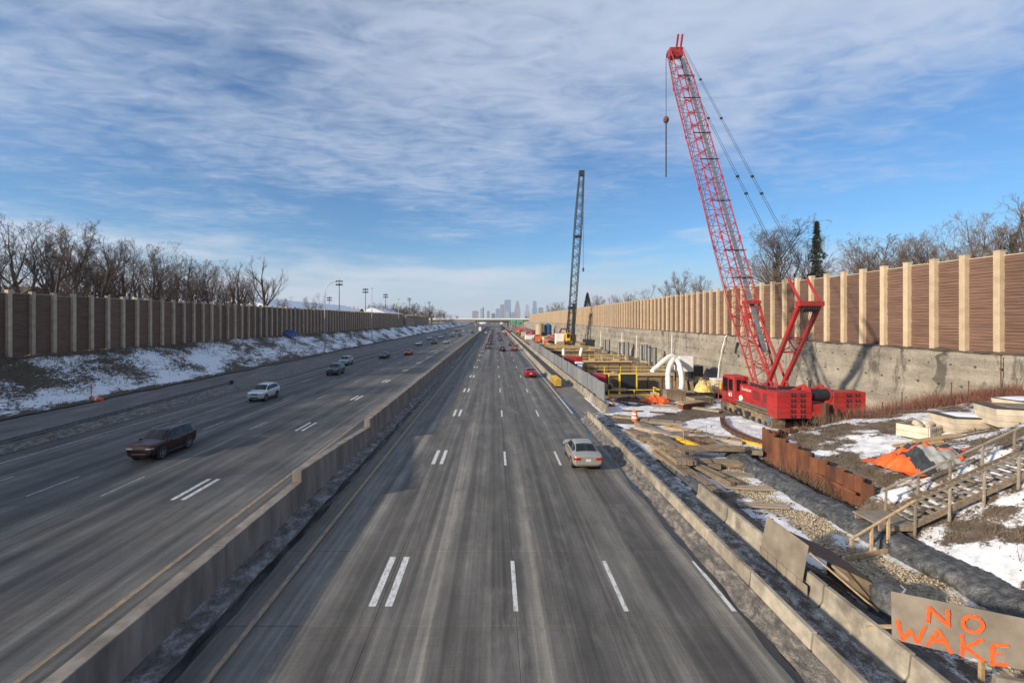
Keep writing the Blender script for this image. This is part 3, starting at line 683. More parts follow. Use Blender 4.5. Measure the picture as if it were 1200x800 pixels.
# counterweights: two stacks of cast slabs with lifting pockets
for x0, x1 in ((22.75, 25.6), (27.35, 29.95)):
    cw = MB(); cw.bb(x0+.04, x1-.04, 37.24, 38.5, 1.42, 3.5); cwo = bw(cw, 'counterweight', M['red'], cr_)
    for k in range(5):
        z = 1.38+k*.43; s_ = MB(); s_.bb(x0, x1, 37.2, 38.54, z+.008, z+.422); s_.build('counterweight_slab', M['red'], cwo, bevel=.03)
    s_ = MB()
    for k in range(5):
        for f in (.45, .72):
            x = lerp(x0, x1, f); z = 1.38+k*.43; s_.bb(x-.13, x+.13, 37.14, 37.2, z+.06, z+.13); s_.bb(x-.16, x-.11, 37.12, 37.2, z+.06, z+.32); s_.bb(x+.11, x+.16, 37.12, 37.2, z+.06, z+.32)
    kind(s_.build('lifting_lugs', M['trim'], cwo), 'stuff')
s_ = MB(); s_.add([(29.5,37.0,1.35),(30.25,37.0,.15),(30.55,37.0,.3),(30.0,37.0,1.6),(29.5,37.25,1.35),(30.25,37.25,.15),(30.55,37.25,.3),(30.0,37.25,1.6)], [(0,1,2,3),(4,7,6,5),(0,4,5,1),(1,5,6,2),(2,6,7,3),(3,7,4,0)]); bw(s_, 'outrigger_jack', M['red'], cr_)
# winch between the weights
wd = MB(); wd.tube((25.7,37.9,3.2),(27.25,37.9,3.2), .48, n=18); dr = bw(wd, 'winch_drum', M['rope'], cr_)
for x in (25.65, 27.3): wd = MB(); wd.tube((x-.03,37.9,3.2),(x+.03,37.9,3.2), .62, n=20); wd.build('drum_flange', M['red'], dr)
wd = MB(); wd.bb(25.6,27.35,37.3,39.3,1.5,2.5); wd.bar((25.75,37.3,1.6),(25.75,38.4,3.9),.25,.3); wd.bar((27.2,37.3,1.6),(27.2,38.4,3.9),.25,.3); wd.bar((25.75,38.4,3.9),(25.75,40.4,3.0),.2,.25); wd.bar((27.2,38.4,3.9),(27.2,40.4,3.0),.2,.25); bw(wd, 'winch_frame', M['red'], cr_, bevel=.03)
wd = MB(); wd.tube((25.4,41.2,3.05),(27.2,41.2,3.05), .36, n=16); bw(wd, 'hoist_drum', M['rope'], cr_)
# boom
F = Vector((cx, 44.6, 2.6)); T = Vector((cx, 67.4, 48.6)); bd, bx_, bz_ = frame_axes(F, T)
L = (T-F).length; at_ = lambda s_: F+bd*s_
ch = MB(); la = MB()
lattice(ch, la, at_(0), at_(8.5), (.95,.22), (1.0,1.0), 7, .10, .042); lattice(ch, la, at_(8.5), at_(L-7), (1.0,1.0), (1.0,1.0), 30, .085, .036)
lattice(ch, la, at_(L-7), at_(L-.6), (1.0,1.0), (.85,.5), 6, .085, .036)
boom = bw(ch, 'boom', M['redboom'], cr_); kind(la.build('lacing', M['redboom'], boom), 'stuff')
for s_ in (8.5, 17.3, 26.1, 34.9, L-7):
    for sx in (-1,1):
        c_ = MB(); p = at_(s_)+bx_*sx*1.0
        for sz in (-1,1): c_.bar(p+bz_*sz-bd*.22, p+bz_*sz+bd*.22, .2, .2)
        c_.build('section_joint', M['red'], boom)
# which side of the boom faces the operator's rear (up): catwalk of grey grating and black cross bars
us = 1 if (bz_.z > 0) else -1
c_ = MB(); c_.bar(at_(3.5)+bz_*us*.98+bx_*.25, at_(L-3)+bz_*us*.98+bx_*.25, .46, .05, up=bz_); c_.build('catwalk', M['steel'], boom)
for s_ in (12, 15.5, 22.5, 29, 33.5, 40, 44.5):
    c_ = MB(); c_.bar(at_(s_)+bz_*us*1.06-bx_*1.15, at_(s_)+bz_*us*1.06+bx_*1.15, .12, .10); c_.build('rope_guide', M['black'], boom)
# red platform box near the foot
c_ = MB(); p = at_(9.0)+bz_*us*1.1
c_.box(p+bx_*.2, (1.5,.9,.35)); c_.bar(p-bx_*.6, p-bx_*.6-bd*2.2, .14); c_.bar(p+bx_*.95, p+bx_*.95-bd*2.2, .14); c_.build('boom_stop_bracket', M['red'], boom)
for sx in (-1,1):
    c_ = MB(); c_.tube(at_(7.5)+bz_*us*.9+bx_*sx*.75, Vector((cx+sx*.75, 42.4, 3.1)), .11, n=8); bw(c_, 'boom_backstop', M['red'], cr_)
# head with sheaves
hd = MB(); p = at_(L-.5); hd.box(p, (1.9,.9,1.3)); hd.box(p+Vector((0,.9,.2)), (.9,1.5,.7)); hd.bar(p+bz_*us*.3, p+bz_*us*1.9+bd*1.4, .25); hd.bar(p+bz_*us*.3+bx_*.6, p+bz_*us*1.9+bd*1.4+bx_*.6, .25); hd.bar(p-bx_*.6, p-bx_*.6+Vector((0,1.4,.9)), .18)
head = bw(hd, 'boom_head', M['red'], cr_, bevel=.04)
for k in range(4):
    s_ = MB(); x = cx-.45+k*.3; s_.tube((x-.05, 69.0, 49.0),(x+.05, 69.0, 49.0), .5, n=18); s_.build('sheave', M['darksteel'], head)
# mast (gantry)
ms = MB(); mb0 = Vector((cx,43.4,3.0)); mt0 = Vector((cx,38.5,10.7))
for sx in (-1,1): ms.bar(mb0+Vector((sx*.72,0,0)), mt0+Vector((sx*.85,0,0)), .30, .34)
ms.bar(mt0-Vector((1.05,0,0)), mt0+Vector((1.05,0,0)), .6, .42)
mast = bw(ms, 'mast', M['red'], cr_, bevel=.03)
m2 = MB(); q = mb0.lerp(mt0,.45)
m2.bar(q-Vector((.75,0,0)), q+Vector((.75,0,0)), .14); q2 = mb0.lerp(mt0,.62); m2.bar(q2-Vector((.75,0,0)), q2+Vector((.75,0,0)), .14); m2.bar(q-Vector((.7,0,0)), q2+Vector((.7,0,0)), .08); m2.bar(q+Vector((.7,0,0)), q2-Vector((.7,0,0)), .08)
m2.build('mast_brace', M['red'], mast)
m2 = MB()
for k in range(7): x = cx-.6+k*.2; m2.tube((x-.06,38.55,10.3),(x+.06,38.55,10.3), .30, n=14)
m2.build('mast_sheaves', M['black'], mast)
m3 = MB()
for k in range(8):
    x = cx-.55+k*.15; m3.tube((x,38.6,10.2),(x*.6+cx*.4,41.0,3.2), .02, n=4)
bw(m3, 'boom_hoist_ropes', M['rope'], cr_)
for sx in (-1,1):
    p0 = mt0+Vector((sx*.8,0,.2)); p1 = at_(L-.7)+bz_*us*1.0+bx_*sx*.75
    r_ = MB(); r_.bar(p0, p0.lerp(p1,.055), .10, .22); bw(r_, 'pendant_link', M['red'], cr_)
    for e in (-.11,.11):
        r_ = MB(); r_.tube(p0.lerp(p1,.055)+bx_*e, p1+bx_*e, .021, n=5); bw(r_, 'pendant_rope', M['rope'], cr_)
    r_ = MB()
    for t in (.3, .36, .6, .8): r_.box(p0.lerp(p1,t), (.3,.14,.22))
    bw(r_, 'pendant_joint', M['darksteel'], cr_)
r_ = MB()
for e in (-.3,-.12,.06): r_.tube((cx+e, 69.45, 48.6), at_(10)-bz_*us*1.35+bx_*(e*2-.4), .022, n=4)
r_.tube((cx-.2, 68.8,48.6), at_(12)-bz_*us*2.0-bx_*.5, .022, n=4); bw(r_, 'hoist_lines', M['rope'], cr_)
r_ = MB(); r_.tube((cx-.3,70.0,49.0),(cx-.3,70.0,31.0), .045, n=6); r_.tube((cx-.3,70.0,39.2),(cx-.3,70.0,31.0), .10, n=6); hr = bw(r_, 'hook_rope', M['rope'], cr_)
r_ = MB(); p = Vector((cx-.3,70.0,39.6)); pts = [p+Vector((0,0,z)) for z in (.65,.45,.2,-.1,-.35,-.5)]; r_.path(pts, [.08,.3,.42,.42,.28,.08], 12); r_.build('headache_ball', M['rail_rust'], hr, smooth=True)

# second crane: grey lattice boom, yellow machine
c2 = thing('foundation_crane', 'distant crane with dark grey lattice boom on a yellow machine', 'crane', (28.3, 175, 0))
F2 = Vector((28.4,173,2.5)); T2 = Vector((28.6,152,57.5))
ch = MB(); la = MB(); d2, x2, z2 = frame_axes(F2, T2); L2 = (T2-F2).length; a2 = lambda s_: F2+d2*s_
lattice(ch, la, a2(0), a2(7), (.9,.3), (1.15,1.15), 5, .15, .08); lattice(ch, la, a2(7), a2(L2-14), (1.15,1.15), (1.15,1.15), 22, .15, .075); lattice(ch, la, a2(L2-14), a2(L2), (1.15,1.15), (.75,.6), 8, .15, .075)
bo = bw(ch, 'boom', M['boomgrey'], c2); kind(la.build('lacing', M['boomgrey'], bo), 'stuff')
b = MB(); b.box(a2(L2), (1.7,1.4,1.6)); b.build('boom_head', M['darksteel'], bo)
for s_ in (12, 38): b = MB(); b.box(a2(s_), (2.6,2.6,.5)); b.build('section_joint', M['darksteel'], bo)
b = MB(); b.bb(26.3,30.3,170,178,1.2,1.6); b.bb(26.5,28.0,170.3,177,1.6,4.2); b.bb(28.6,30.2,171,177.5,1.6,3.8); bw(b, 'machine_house', M['yellow'], c2, bevel=.08)
b = MB(); b.bb(26.1,27.6,168.6,170.4,1.5,4.3); cc = bw(b, 'cab', M['yellow'], c2, bevel=.06); b = MB(); b.bb(26.3,27.4,168.55,168.6,2.6,4.1); b.build('window', M['glass'], cc)
for x in (25.7, 29.9): b = MB(); b.bb(x,x+1,168.5,178,0,1.25); bw(b, 'crawler_track', M['track'], c2, bevel=.3)
b = MB(); b.bar((27.4,176.5,3.5),(27.6,171.5,13.5),.4); b.bar((29.4,176.5,3.5),(29.2,171.5,13.5),.4); b.bb(27.2,29.6,171,172.3,13,14.2); b.bar((27.4,171,3),(27.5,171.0,13.5),.45); b.bar((29.4,171,3),(29.3,171,13.5),.45); bw(b, 'gantry', M['darksteel'], c2)
b = MB()
for e in (-.8,.8): b.tube((28.4+e,171.5,14.2), a2(L2)+x2*e*.6, .05, n=4)
b.tube(a2(L2)+Vector((.3,-1.2,0)), (28.9,150.8,26), .06, n=4); bw(b, 'ropes', M['rope'], c2)
b = MB(); b.box((28.9,150.8,25.6),(.5,.5,1.2)); bw(b, 'hook_block', M['rail_rust'], c2)
b = MB(); b.bb(28.0,28.9,166,166.8,.2,15); bw(b, 'drill_mast', M['darksteel'], c2)

# ================================================================== CARS
def pchip(xs, ys, x):
    n = len(xs); 
    if x <= xs[0]: return ys[0]
    if x >= xs[-1]: return ys[-1]
    h = [xs[i+1]-xs[i] for i in range(n-1)]; d = [(ys[i+1]-ys[i])/h[i] for i in range(n-1)]
    def m(i):
        if i == 0: return d[0]
        if i == n-1: return d[-1]
        return 0 if d[i-1]*d[i] <= 0 else 2*d[i-1]*d[i]/(d[i-1]+d[i])
    for i in range(n-1):
        if x <= xs[i+1]:
            t = (x-xs[i])/h[i]; a, b_ = m(i), m(i+1)
            return (2*t**3-3*t*t+1)*ys[i]+(t**3-2*t*t+t)*h[i]*a+(-2*t**3+3*t*t)*ys[i+1]+(t**3-t*t)*h[i]*b_
SUV = dict(st=[(-2.34,.48,1.02,1.07,.80,.70),(-2.30,.40,1.06,1.14,.88,.72),(-2.16,.33,1.09,1.36,.92,.70),(-1.9,.30,1.10,1.58,.935,.69),(-1.2,.27,1.08,1.67,.935,.69),(-.3,.26,1.05,1.69,.935,.69),
    (.35,.26,1.04,1.64,.935,.67),(.75,.26,1.04,1.44,.935,.68),(1.16,.26,1.06,1.16,.93,.76),(1.45,.27,1.05,1.12,.925,.79),(1.95,.30,1.02,1.09,.915,.80),(2.24,.34,.97,1.05,.88,.78),(2.33,.40,.92,.99,.84,.73),(2.37,.46,.85,.91,.79,.68)],
    ws=(.42,1.10), rw=(-2.20,-1.92), side=[(-1.80,-1.02),(-.94,-.05),(.02,.86)], wheels=(-1.36,1.40), wr=.39, hz=(.78,.90), tz=(.86,1.05))
SED = dict(st=[(-2.42,.46,.90,.94,.78,.66),(-2.37,.36,.96,1.01,.86,.71),(-2.1,.28,1.01,1.07,.90,.74),(-1.75,.25,1.01,1.10,.915,.70),(-1.1,.22,.99,1.38,.915,.60),(-.55,.21,.97,1.45,.915,.60),
    (.1,.21,.95,1.43,.915,.60),(.45,.21,.94,1.32,.915,.62),(1.1,.21,.95,1.03,.91,.72),(1.4,.22,.93,.99,.90,.75),(1.95,.25,.86,.92,.88,.75),(2.28,.32,.76,.82,.82,.70),(2.37,.37,.70,.76,.76,.64),(2.42,.42,.64,.69,.70,.58)],
    ws=(.2,1.02), rw=(-1.72,-1.0), side=[(-1.42,-.98),(-.92,-.12),(-.05,.72)], wheels=(-1.40,1.42), wr=.33, hz=(.56,.70), tz=(.74,.90))
for k_ in ('st',): SUV[k_] = [(y*.955, zb*1.05, zl*1.07, zt*1.075+(.03 if -2 < y < -1 else 0), w, tw*(1.03 if zt > 1.3 else 1)) for y, zb, zl, zt, w, tw in SUV[k_]]
SUV.update(ws=(.40,1.05), rw=(-2.10,-1.84), side=[(-1.72,-.98),(-.90,-.05),(.02,.82)], wheels=(-1.30,1.34), wr=.40, hz=(.86,.95), tz=(.92,1.12))
def make_car(spec, name, paint, label, dark='trim'):
    st = spec['st']; ysk = [s_[0] for s_ in st]; col = lambda k: [s_[k] for s_ in st]
    def sect(y):
        zb, zl, zt, w, tw = [pchip(ysk, col(k), y) for k in range(1,6)]
        e = min(.07, .35*(zt-zl)); keys = [(0,zb),(w*.80,zb),(w*.965,zb+.10),(w,zb+.45*(zl-zb)),(w*.99,zl-.07),(w*.95,zl),(tw,zt-e),(tw*.80,zt),(0,zt+.025)]
        pts = []
        for a, b_ in zip(keys, keys[1:]): pts += [(lerp(a[0],b_[0],k/4), lerp(a[1],b_[1],k/4)) for k in range(4)]
        pts.append(keys[-1])
        for _ in range(2): pts = [pts[0]]+[((pts[i-1][0]+2*pts[i][0]+pts[i+1][0])/4, (pts[i-1][1]+2*pts[i][1]+pts[i+1][1])/4) for i in range(1,len(pts)-1)]+[pts[-1]]
        return pts
    ysd = [lerp(ysk[0], ysk[-1], i/60) for i in range(61)]
    R_ = []
    for y in ysd:
        s_ = sect(y); full = [Vector((-x, y, z)) for x, z in s_[::-1]]+[Vector((x, y, z)) for x, z in s_[1:]]; R_.append(full)
    car = thing(name, label, 'car')
    b = MB(); b.grid(R_); n = len(R_[0]); b.add(R_[0], [tuple(range(n))]); b.add(R_[-1], [tuple(range(n))[::-1]])
    body = b.build('body', paint, car, smooth=40)
    def patch(nm, y0, y1, j0, j1, mat, par, off=.008, sgn=0, ny=8):
        """glass panel following the body surface; j counts section points from the sill"""
        rows = []
        for i in range(ny+1):
            y = lerp(y0, y1, i/ny); s_ = sect(y); row = []
            js = [j0+(j1-j0)*k/6 for k in range(7)]
            def p(j):
                a = int(min(len(s_)-2, math.floor(j))); f = j-a; return Vector((lerp(s_[a][0],s_[a+1][0],f), 0, lerp(s_[a][1],s_[a+1][1],f)))
            if sgn: row = [Vector((sgn*(p(j).x+off), y, p(j).z+off*.5)) for j in js]
            else:
                row = [Vector((-p(j).x, y+(off if y > 0 else -off), p(j).z+off)) for j in js]+[Vector((p(j).x, y+(off if y > 0 else -off), p(j).z+off)) for j in js[::-1]]
            rows.append(row)
        g_ = MB(); g_.grid(rows); return g_.build(nm, mat, par, smooth=True)
    patch('windscreen', *spec['ws'], 25.2, 32, M['glass'], car, .012); patch('rear_window', spec['rw'][1], spec['rw'][0], 25.0, 32, M['glass'], car, .012)
    for s_ in (-1,1): patch('pillar_trim', spec['side'][0][0]-.05, spec['side'][-1][1]+.06, 20.5, 24.0, M['trim'], car, .004, s_, 14)
    for y0, y1 in spec['side']:
        for s_ in (-1,1): patch('side_window', y0, y1, 20.8, 23.8, M['glass'], car, .008, s_)
    wr = spec['wr']
    for yy in spec['wheels']:
        hw = pchip(ysk, col(4), yy)
        for s_ in (-1,1):
            a = MB(); a.tube((s_*(hw-.10),yy,wr+.03),(s_*(hw+.002),yy,wr+.02), wr+.05, n=24); a.build('wheel_arch', M['trim'], car, smooth=40)
            t = MB(); pts = [(s_*(hw-.2),yy,wr),(s_*(hw-.02),yy,wr),(s_*(hw+.008),yy,wr)]; t.path(pts, [wr,wr,wr-.03], 24); wh = t.build('wheel', M['tyre'], car, smooth=40)
            t = MB(); t.tube((s_*(hw+.004),yy,wr),(s_*(hw+.014),yy,wr), wr*.30, n=14)
            for k in range(5):
                an = 2*math.pi*k/5; t.bar((s_*(hw+.012),yy,wr),(s_*(hw+.012),yy+math.cos(an)*wr*.66,wr+math.sin(an)*wr*.66), .02, .085, up=(1,0,0))
            for k in range(18):
                an, bn = 2*math.pi*k/18, 2*math.pi*(k+1)/18; t.bar((s_*(hw+.011),yy+math.cos(an)*wr*.66,wr+math.sin(an)*wr*.66),(s_*(hw+.011),yy+math.cos(bn)*wr*.66,wr+math.sin(bn)*wr*.66), .02, .03)
            t.build('rim', M['rim'], wh)
    f = ysk[-1]; r = ysk[0]; zf = pchip(ysk, col(2), f-.18); zr = pchip(ysk, col(2), r+.1)
    for s_ in (-1,1):
        def corner(pts, z0, z1):
            q = MB(); n_ = len(pts); vs_ = [(s_*x, y, z) for z in (z0, z1) for x, y in pts]+[(s_*(x-.03), y*.9, z) for z in (z0, z1) for x, y in pts]
            fs_ = [(i, i+1, n_+i+1, n_+i) for i in range(n_-1)]+[(2*n_+i, 2*n_+i+1, i+1, i) for i in range(n_-1)]+[(n_+i, n_+i+1, 3*n_+i+1, 3*n_+i) for i in range(n_-1)]
            return q.add(vs_, fs_)
        wf = pchip(ysk, col(4), f-.16); wr_ = pchip(ysk, col(4), r+.16)
        corner([(.40,f+.007),(pchip(ysk,col(4),f)-.04,f+.010),(pchip(ysk,col(4),f-.05)+.012,f-.045),(wf+.012,f-.17)], *spec['hz']).build('headlight', M['lamp'], car)
        corner([(.46,r-.007),(pchip(ysk,col(4),r)-.04,r-.010),(pchip(ysk,col(4),r+.05)+.012,r+.045),(wr_+.012,r+.17)], *spec['tz']).build('tail_light', M['tail'], car)
        h = MB(); yy = spec['ws'][1]-.28; hw = pchip(ysk, col(4), yy); h.box((s_*(hw+.09), yy, pchip(ysk, col(2), yy)+.06), (.2,.12,.14)); h.build('mirror', paint, car, bevel=.03)
        h = MB(); hw = pchip(ysk, col(4), 0)
        h.bar((s_*(hw+.003), spec['side'][0][0], pchip(ysk,col(2),-1)-.035), (s_*(hw-.012), spec['ws'][1]-.1, pchip(ysk,col(2),.7)-.03), .012, .025); h.build('window_trim', M['chrome'] if spec is SUV else M['trim'], car)
        if spec is SUV:
            h = MB(); h.path([(s_*.66,-1.66,1.74),(s_*.67,-1.56,1.80),(s_*.67,.1,1.80),(s_*.66,.25,1.74)], .02, 6); h.build('roof_rail', M['rim'], car)
    for s_ in (-1,1):
        h = MB(); h.bar((s_*(pchip(ysk,col(4),-1)+.004), spec['wheels'][0]+spec['wr']+.08, pchip(ysk,col(1),0)+.10), (s_*(pchip(ysk,col(4),1)+.004), spec['wheels'][1]-spec['wr']-.08, pchip(ysk,col(1),0)+.10), .03, .14 if spec is SUV else .07); h.build('sill_cladding', M['trim'], car)
        for yy in (.0,) if spec is SED else (-.02,):
            h = MB(); h.box((s_*(pchip(ysk,col(4),yy)+.006), yy-.14, pchip(ysk,col(2),yy)-.12), (.02,.16,.03)); h.build('door_handle', M['chrome'] if spec is SUV else paint, car)
    h = MB(); h.box((0,f-.02,spec['hz'][0]+.04), (.76,.07,.17)); h.build('grille', M['trim'], car, bevel=.02)
    h = MB(); h.box((0,f-.015,spec['hz'][1]-.01), (.86,.07,.03)); h.build('grille_trim', M['chrome'], car)
    h = MB(); h.box((0,f-.04,.54), (1.0,.09,.13)); h.build('lower_intake', M['trim'], car, bevel=.02)
    h = MB(); h.box((0,r+.045,.52), (1.36,.10,.13)); h.build('rear_bumper', M['trim'] if spec is SUV else paint, car, bevel=.03)
    h = MB(); h.box((0,r-.004,spec['tz'][0]), (.32,.03,.16)); h.build('number_plate', M['plate'], car)
    return car
PB = carpaint('paint_base', (.1,.1,.1))
suv0 = make_car(SUV, 'car', PAINT['maroon'], 'dark maroon SUV with roof rails in the near left lanes'); suv0.location = (-23.3, 32.4, .004); suv0.rotation_euler.z = math.pi
sed0 = make_car(SED, 'car', PAINT['champagne'], 'champagne beige sedan with red tail lights in the near right lanes'); sed0.location = (5.75, 30.7, .004)
def car(proto, p, X, Y, away, label, group=None, k=1.0):
    base = 'paint_maroon' if proto is suv0 else 'paint_champagne'
    return dup(proto, (X, Y, .004), 0 if away else math.pi, label, group, k, {base: PAINT[p]})
LL, RL = 'oncoming cars in the left carriageway', 'cars driving away in the right carriageway'
suv0['group'] = LL; sed0['group'] = RL
car(suv0, 'white', -27.2, 54.3, 0, 'white SUV following the maroon SUV on the left lanes', LL)
car(suv0, 'grey', -27.3, 79, 0, 'dark grey SUV just in front of a pale silver car, left lanes', LL, 1.03)
car(suv0, 'silver', -30.7, 95, 0, 'pale silver car half hidden behind the dark grey SUV', LL)
car(sed0, 'darkgrey', -26.9, 112, 0, 'dark sedan beside a bright red car on the left lanes', LL)
car(sed0, 'red', -22.9, 122, 0, 'bright red oncoming car, the only red one on the left lanes', LL)
car(sed0, 'white', -27.6, 167, 0, 'white sedan left of a dark SUV farther up the left lanes', LL)
car(suv0, 'darkgrey', -23.2, 176, 0, 'dark SUV between a white and a beige car, left lanes', LL)
car(sed0, 'champagne', -18.9, 179, 0, 'beige sedan in the inner left lane beside the dark SUV', LL)
car(sed0, 'red', 5.75, 76, 1, 'dark red sedan beside the yellow crash cushion, right lanes', RL)
car(suv0, 'copper', 5.9, 139, 1, 'copper red SUV in the outer right lane near the barrier', RL)
car(suv0, 'grey', -2.3, 147, 1, 'grey SUV, last of the queue in the inner right lane', RL)
car(sed0, 'black', 2.2, 137, 1, 'black sedan between the grey SUV and the copper SUV', RL)
car(sed0, 'darkgrey', 5.8, 165, 1, 'dark car just ahead of the copper SUV', RL)
for (p, pr, X, Y, lb) in (('black',sed0,-2.0,172,'black car directly ahead of the grey SUV in the inner right lane'),('darkgrey',suv0,-2.0,194,'second dark car ahead of the grey SUV'),('black',suv0,-1.9,225,'third dark car ahead of the grey SUV'),
        ('grey',suv0,2.3,205,'grey car in the middle right lane ahead of the black sedan'),('blue',sed0,2.4,240,'blue sedan in the middle right lane far ahead'),('red',suv0,6.0,262,'small red SUV far ahead in the outer right lane')):
    car(pr, p, X, Y, 1, lb, RL)
fr = random.Random(3)
for X, Y in ((-2,270),(-1.9,310),(2.3,290),(2.4,340),(5.9,315),(-6,300),(5.9,390),(-2,370),(-5.8,400),(2.2,420)):
    car(fr.choice((suv0,sed0)), fr.choice(('black','darkgrey','silver','white','grey')), X+fr.uniform(-.3,.3), Y, 1, 'tiny distant car driving away towards the bridge', 'far cars towards the bridge')
for X, Y in ((-30.5,215),(-26.8,228),(-22.8,245),(-19,252),(-30.6,285),(-26.8,300),(-22.9,335),(-18.8,350),(-30.5,360),(-26.9,385),(-14.6,300)):
    car(fr.choice((suv0,sed0)), fr.choice(('black','darkgrey','silver','white','white')), X+fr.uniform(-.3,.3), Y, 0, 'tiny distant oncoming car near the bridge', 'far oncoming cars')

# ================================================================== SHORED PITS
def lag_wall(label, x0, x1, y, zt, zb, cap=True, top='lumber'):
    w = thing('lagging_wall', label, 'shoring wall', ((x0+x1)/2, y, 0)); n = int((zt-zb)/.30); rr = random.Random(int(y*10))
    b = MB()
    for k in range(n):
        x = x0
        while x < x1-.2:
            l = min(x1-x, 2.4); b.box((x+l/2, y+rr.uniform(-.03,.03), zb+(k+.5)*.3), (l-.02, .12, .27)); x += 2.4
    kind(bw(b, 'lagging_boards', M['timber'], w), 'stuff')
    x = x0
    while x <= x1: p = MB(); p.bb(x-.09, x+.09, y-.14, y+.1, zb, zt+.05); bw(p, 'soldier_pile', M['rust'], w); x += 2.4
    if cap: p = MB(); p.bb(x0-.3, x1+.3, y-.25, y+1.35, zt-.02, zt+.32); bw(p, 'cap_beam', M[top], w, bevel=.03)
    return w
lag_wall('near timber lagged cross wall of the shored pit, behind the orange heap', 13.3, 29.5, 76.5, .05, -5.6)
lag_wall('middle timber lagged cross wall between the pits', 12.6, 29.5, 100.1, .05, -5.6)
lag_wall('far timber lagged wall closing the row of pits', 12.6, 29.0, 135.1, .05, -5.6)
for i, (x, y0, y1) in enumerate(((29.6,56,76.4),(29.6,77.6,100),(29.1,101.2,135))):
    w = thing('side_shoring', ('near','middle','far')[i]+' pit side shoring of timber below the retaining wall', 'shoring wall', (x, y0, 0)); b = MB()
    for k in range(18): b.bb(x-.06+.02*fb(k,i), x+.06, y0, y1, -5.4+k*.3, -5.4+k*.3+.27)
    kind(bw(b, 'lagging_boards', M['timber'], w), 'stuff')
    y = y0
    while y < y1: p = MB(); p.bb(x-.12, x+.08, y-.09, y+.09, -5.5, .1); bw(p, 'soldier_pile', M['rust'], w); y += 2.4
for i, (a, c_, d, e) in enumerate(PITS):
    w = thing('pit_liner', ('near','middle','far')[i]+' pit hidden side lining along the road', 'shoring wall', (a, d, 0)); b = MB(); b.bb(a-.12, a-.01, d, e, -6, 0); bw(b, 'left_lining', M['timber'], w); b = MB(); b.bb(a, c_, d-.12, d-.01, -6, 0); bw(b, 'front_lining', M['timber'], w)
# low timber deck faces that stand above ground beyond the near pit edge
def deck(label, x0, x1, y0, y1, z0, z1, mat='lumber'):
    w = thing('timber_deck', label, 'timber deck', ((x0+x1)/2, y0, z0)); n = max(2, int((y1-y0)/.3))
    b = MB(); b.bb(x0+.05, x1-.05, y0+.05, y1-.05, z0, z1-.06); bw(b, 'deck_frame', M['timber'], w)
    me = None
    for k in range(min(n, 40)):
        yy = lerp(y0, y1, (k+.5)/min(n,40)); p = MB(); p.box((0,0,0), (x1-x0, (y1-y0)/min(n,40)-.015, .06)); p.build('deck_board', M[mat], w, loc=(0, yy-y0, z1-z0-.03+.006*fb(k,3)))
    return w
deck('tan timber deck between the yellow railings, left half', 13.0, 19.0, 53.9, 55.9, 0, .22); deck('tan timber walkway in front of the near pit, right half', 20.8, 29.0, 54.4, 55.9, 0, .7, 'timber')
deck('pinkish timber platform before the distant crane', 14, 27, 139, 146, 0, .9); deck('low timber platform farther left of the distant crane', 13, 24, 152, 158, 0, 1.0)
for i, (x, y, hh) in enumerate(((15.8,106,2.6),(19.5,108,2.6))):
    b = MB(); b.tube((x,y,-1),(x+(.0 if i == 0 else .9),y,hh), .38, n=14); tag(b.build('concrete_stub', M['whiteduct'], smooth=40), ('upright','leaning')[i]+' pale concrete pipe stub standing in the middle pit', 'pipe')
def railing(label, pts, hh=1.1, z=0):
    w = thing('safety_railing', label, 'railing', tuple(pts[0][:2])+(z,), group='yellow safety railings round the pits')
    for a, b_ in zip(pts, pts[1:]):
        A = Vector((*a, z)); B = Vector((*b_, z)); L = (B-A).length; n = max(1, round(L/2.6))
        for k in range(n+1): p = A.lerp(B, k/n); q = MB(); q.bar(p, p+Vector((0,0,hh)), .09); bw(q, 'post', M['railyellow'], w)
        for zz in (hh, hh*.55):
            q = MB(); q.bar(A+Vector((0,0,zz)), B+Vector((0,0,zz)), .05, .07); bw(q, 'rail', M['railyellow'], w)
        q = MB(); q.bar(A+Vector((0,0,.1)), B+Vector((0,0,.1)), .03, .15); bw(q, 'toe_board', M['lumber'], w)
    return w
railing('yellow railing along the front edge of the near pit', [(13.2,53.6),(19.2,53.6),(19.2,55.8)], 1.2)
railing('yellow railing on the cap beam of the near cross wall', [(13,77.2),(29,77.2)], 1.2, .3); railing('yellow railing on the cap beam of the middle cross wall', [(12.6,100.8),(28.6,100.8)], 1.3, .3)
railing('yellow railing in front of the far pit wall', [(12.6,136),(28,136)], 1.3, .3); railing('yellow railing down the road side of the middle pit', [(12.3,78),(12.3,99)], 1.2); railing('short yellow railing by the cream cabinet', [(24.2,54.2),(28.8,54.2)], 1.2, .7)
railing('yellow railing down the road side of the near pit', [(13.0,57),(13.0,76)], 1.2)
# yellow frames on the near pit; dark plates paint the shade inside the openings
for i, x in enumerate((16.9, 21.4)):
    w = thing('shield_frame', ('left','right')[i]+' yellow framed dark shoring opening in the near pit', 'shoring frame', (x, 74, -3)); q = MB(); q.bb(x-1.3,x+1.3,74,74.3,-3,.6); bw(q, 'shade_plate', M['darksteel'], w)
    for dx in (-1.35,1.35): q = MB(); q.bb(x+dx-.09,x+dx+.09,73.9,74.35,-3,.7); bw(q, 'frame_side', M['railyellow'], w)
    q = MB(); q.bb(x-1.3,x+1.3,73.92,74.33,.6,.72); bw(q, 'frame_top', M['railyellow'], w)
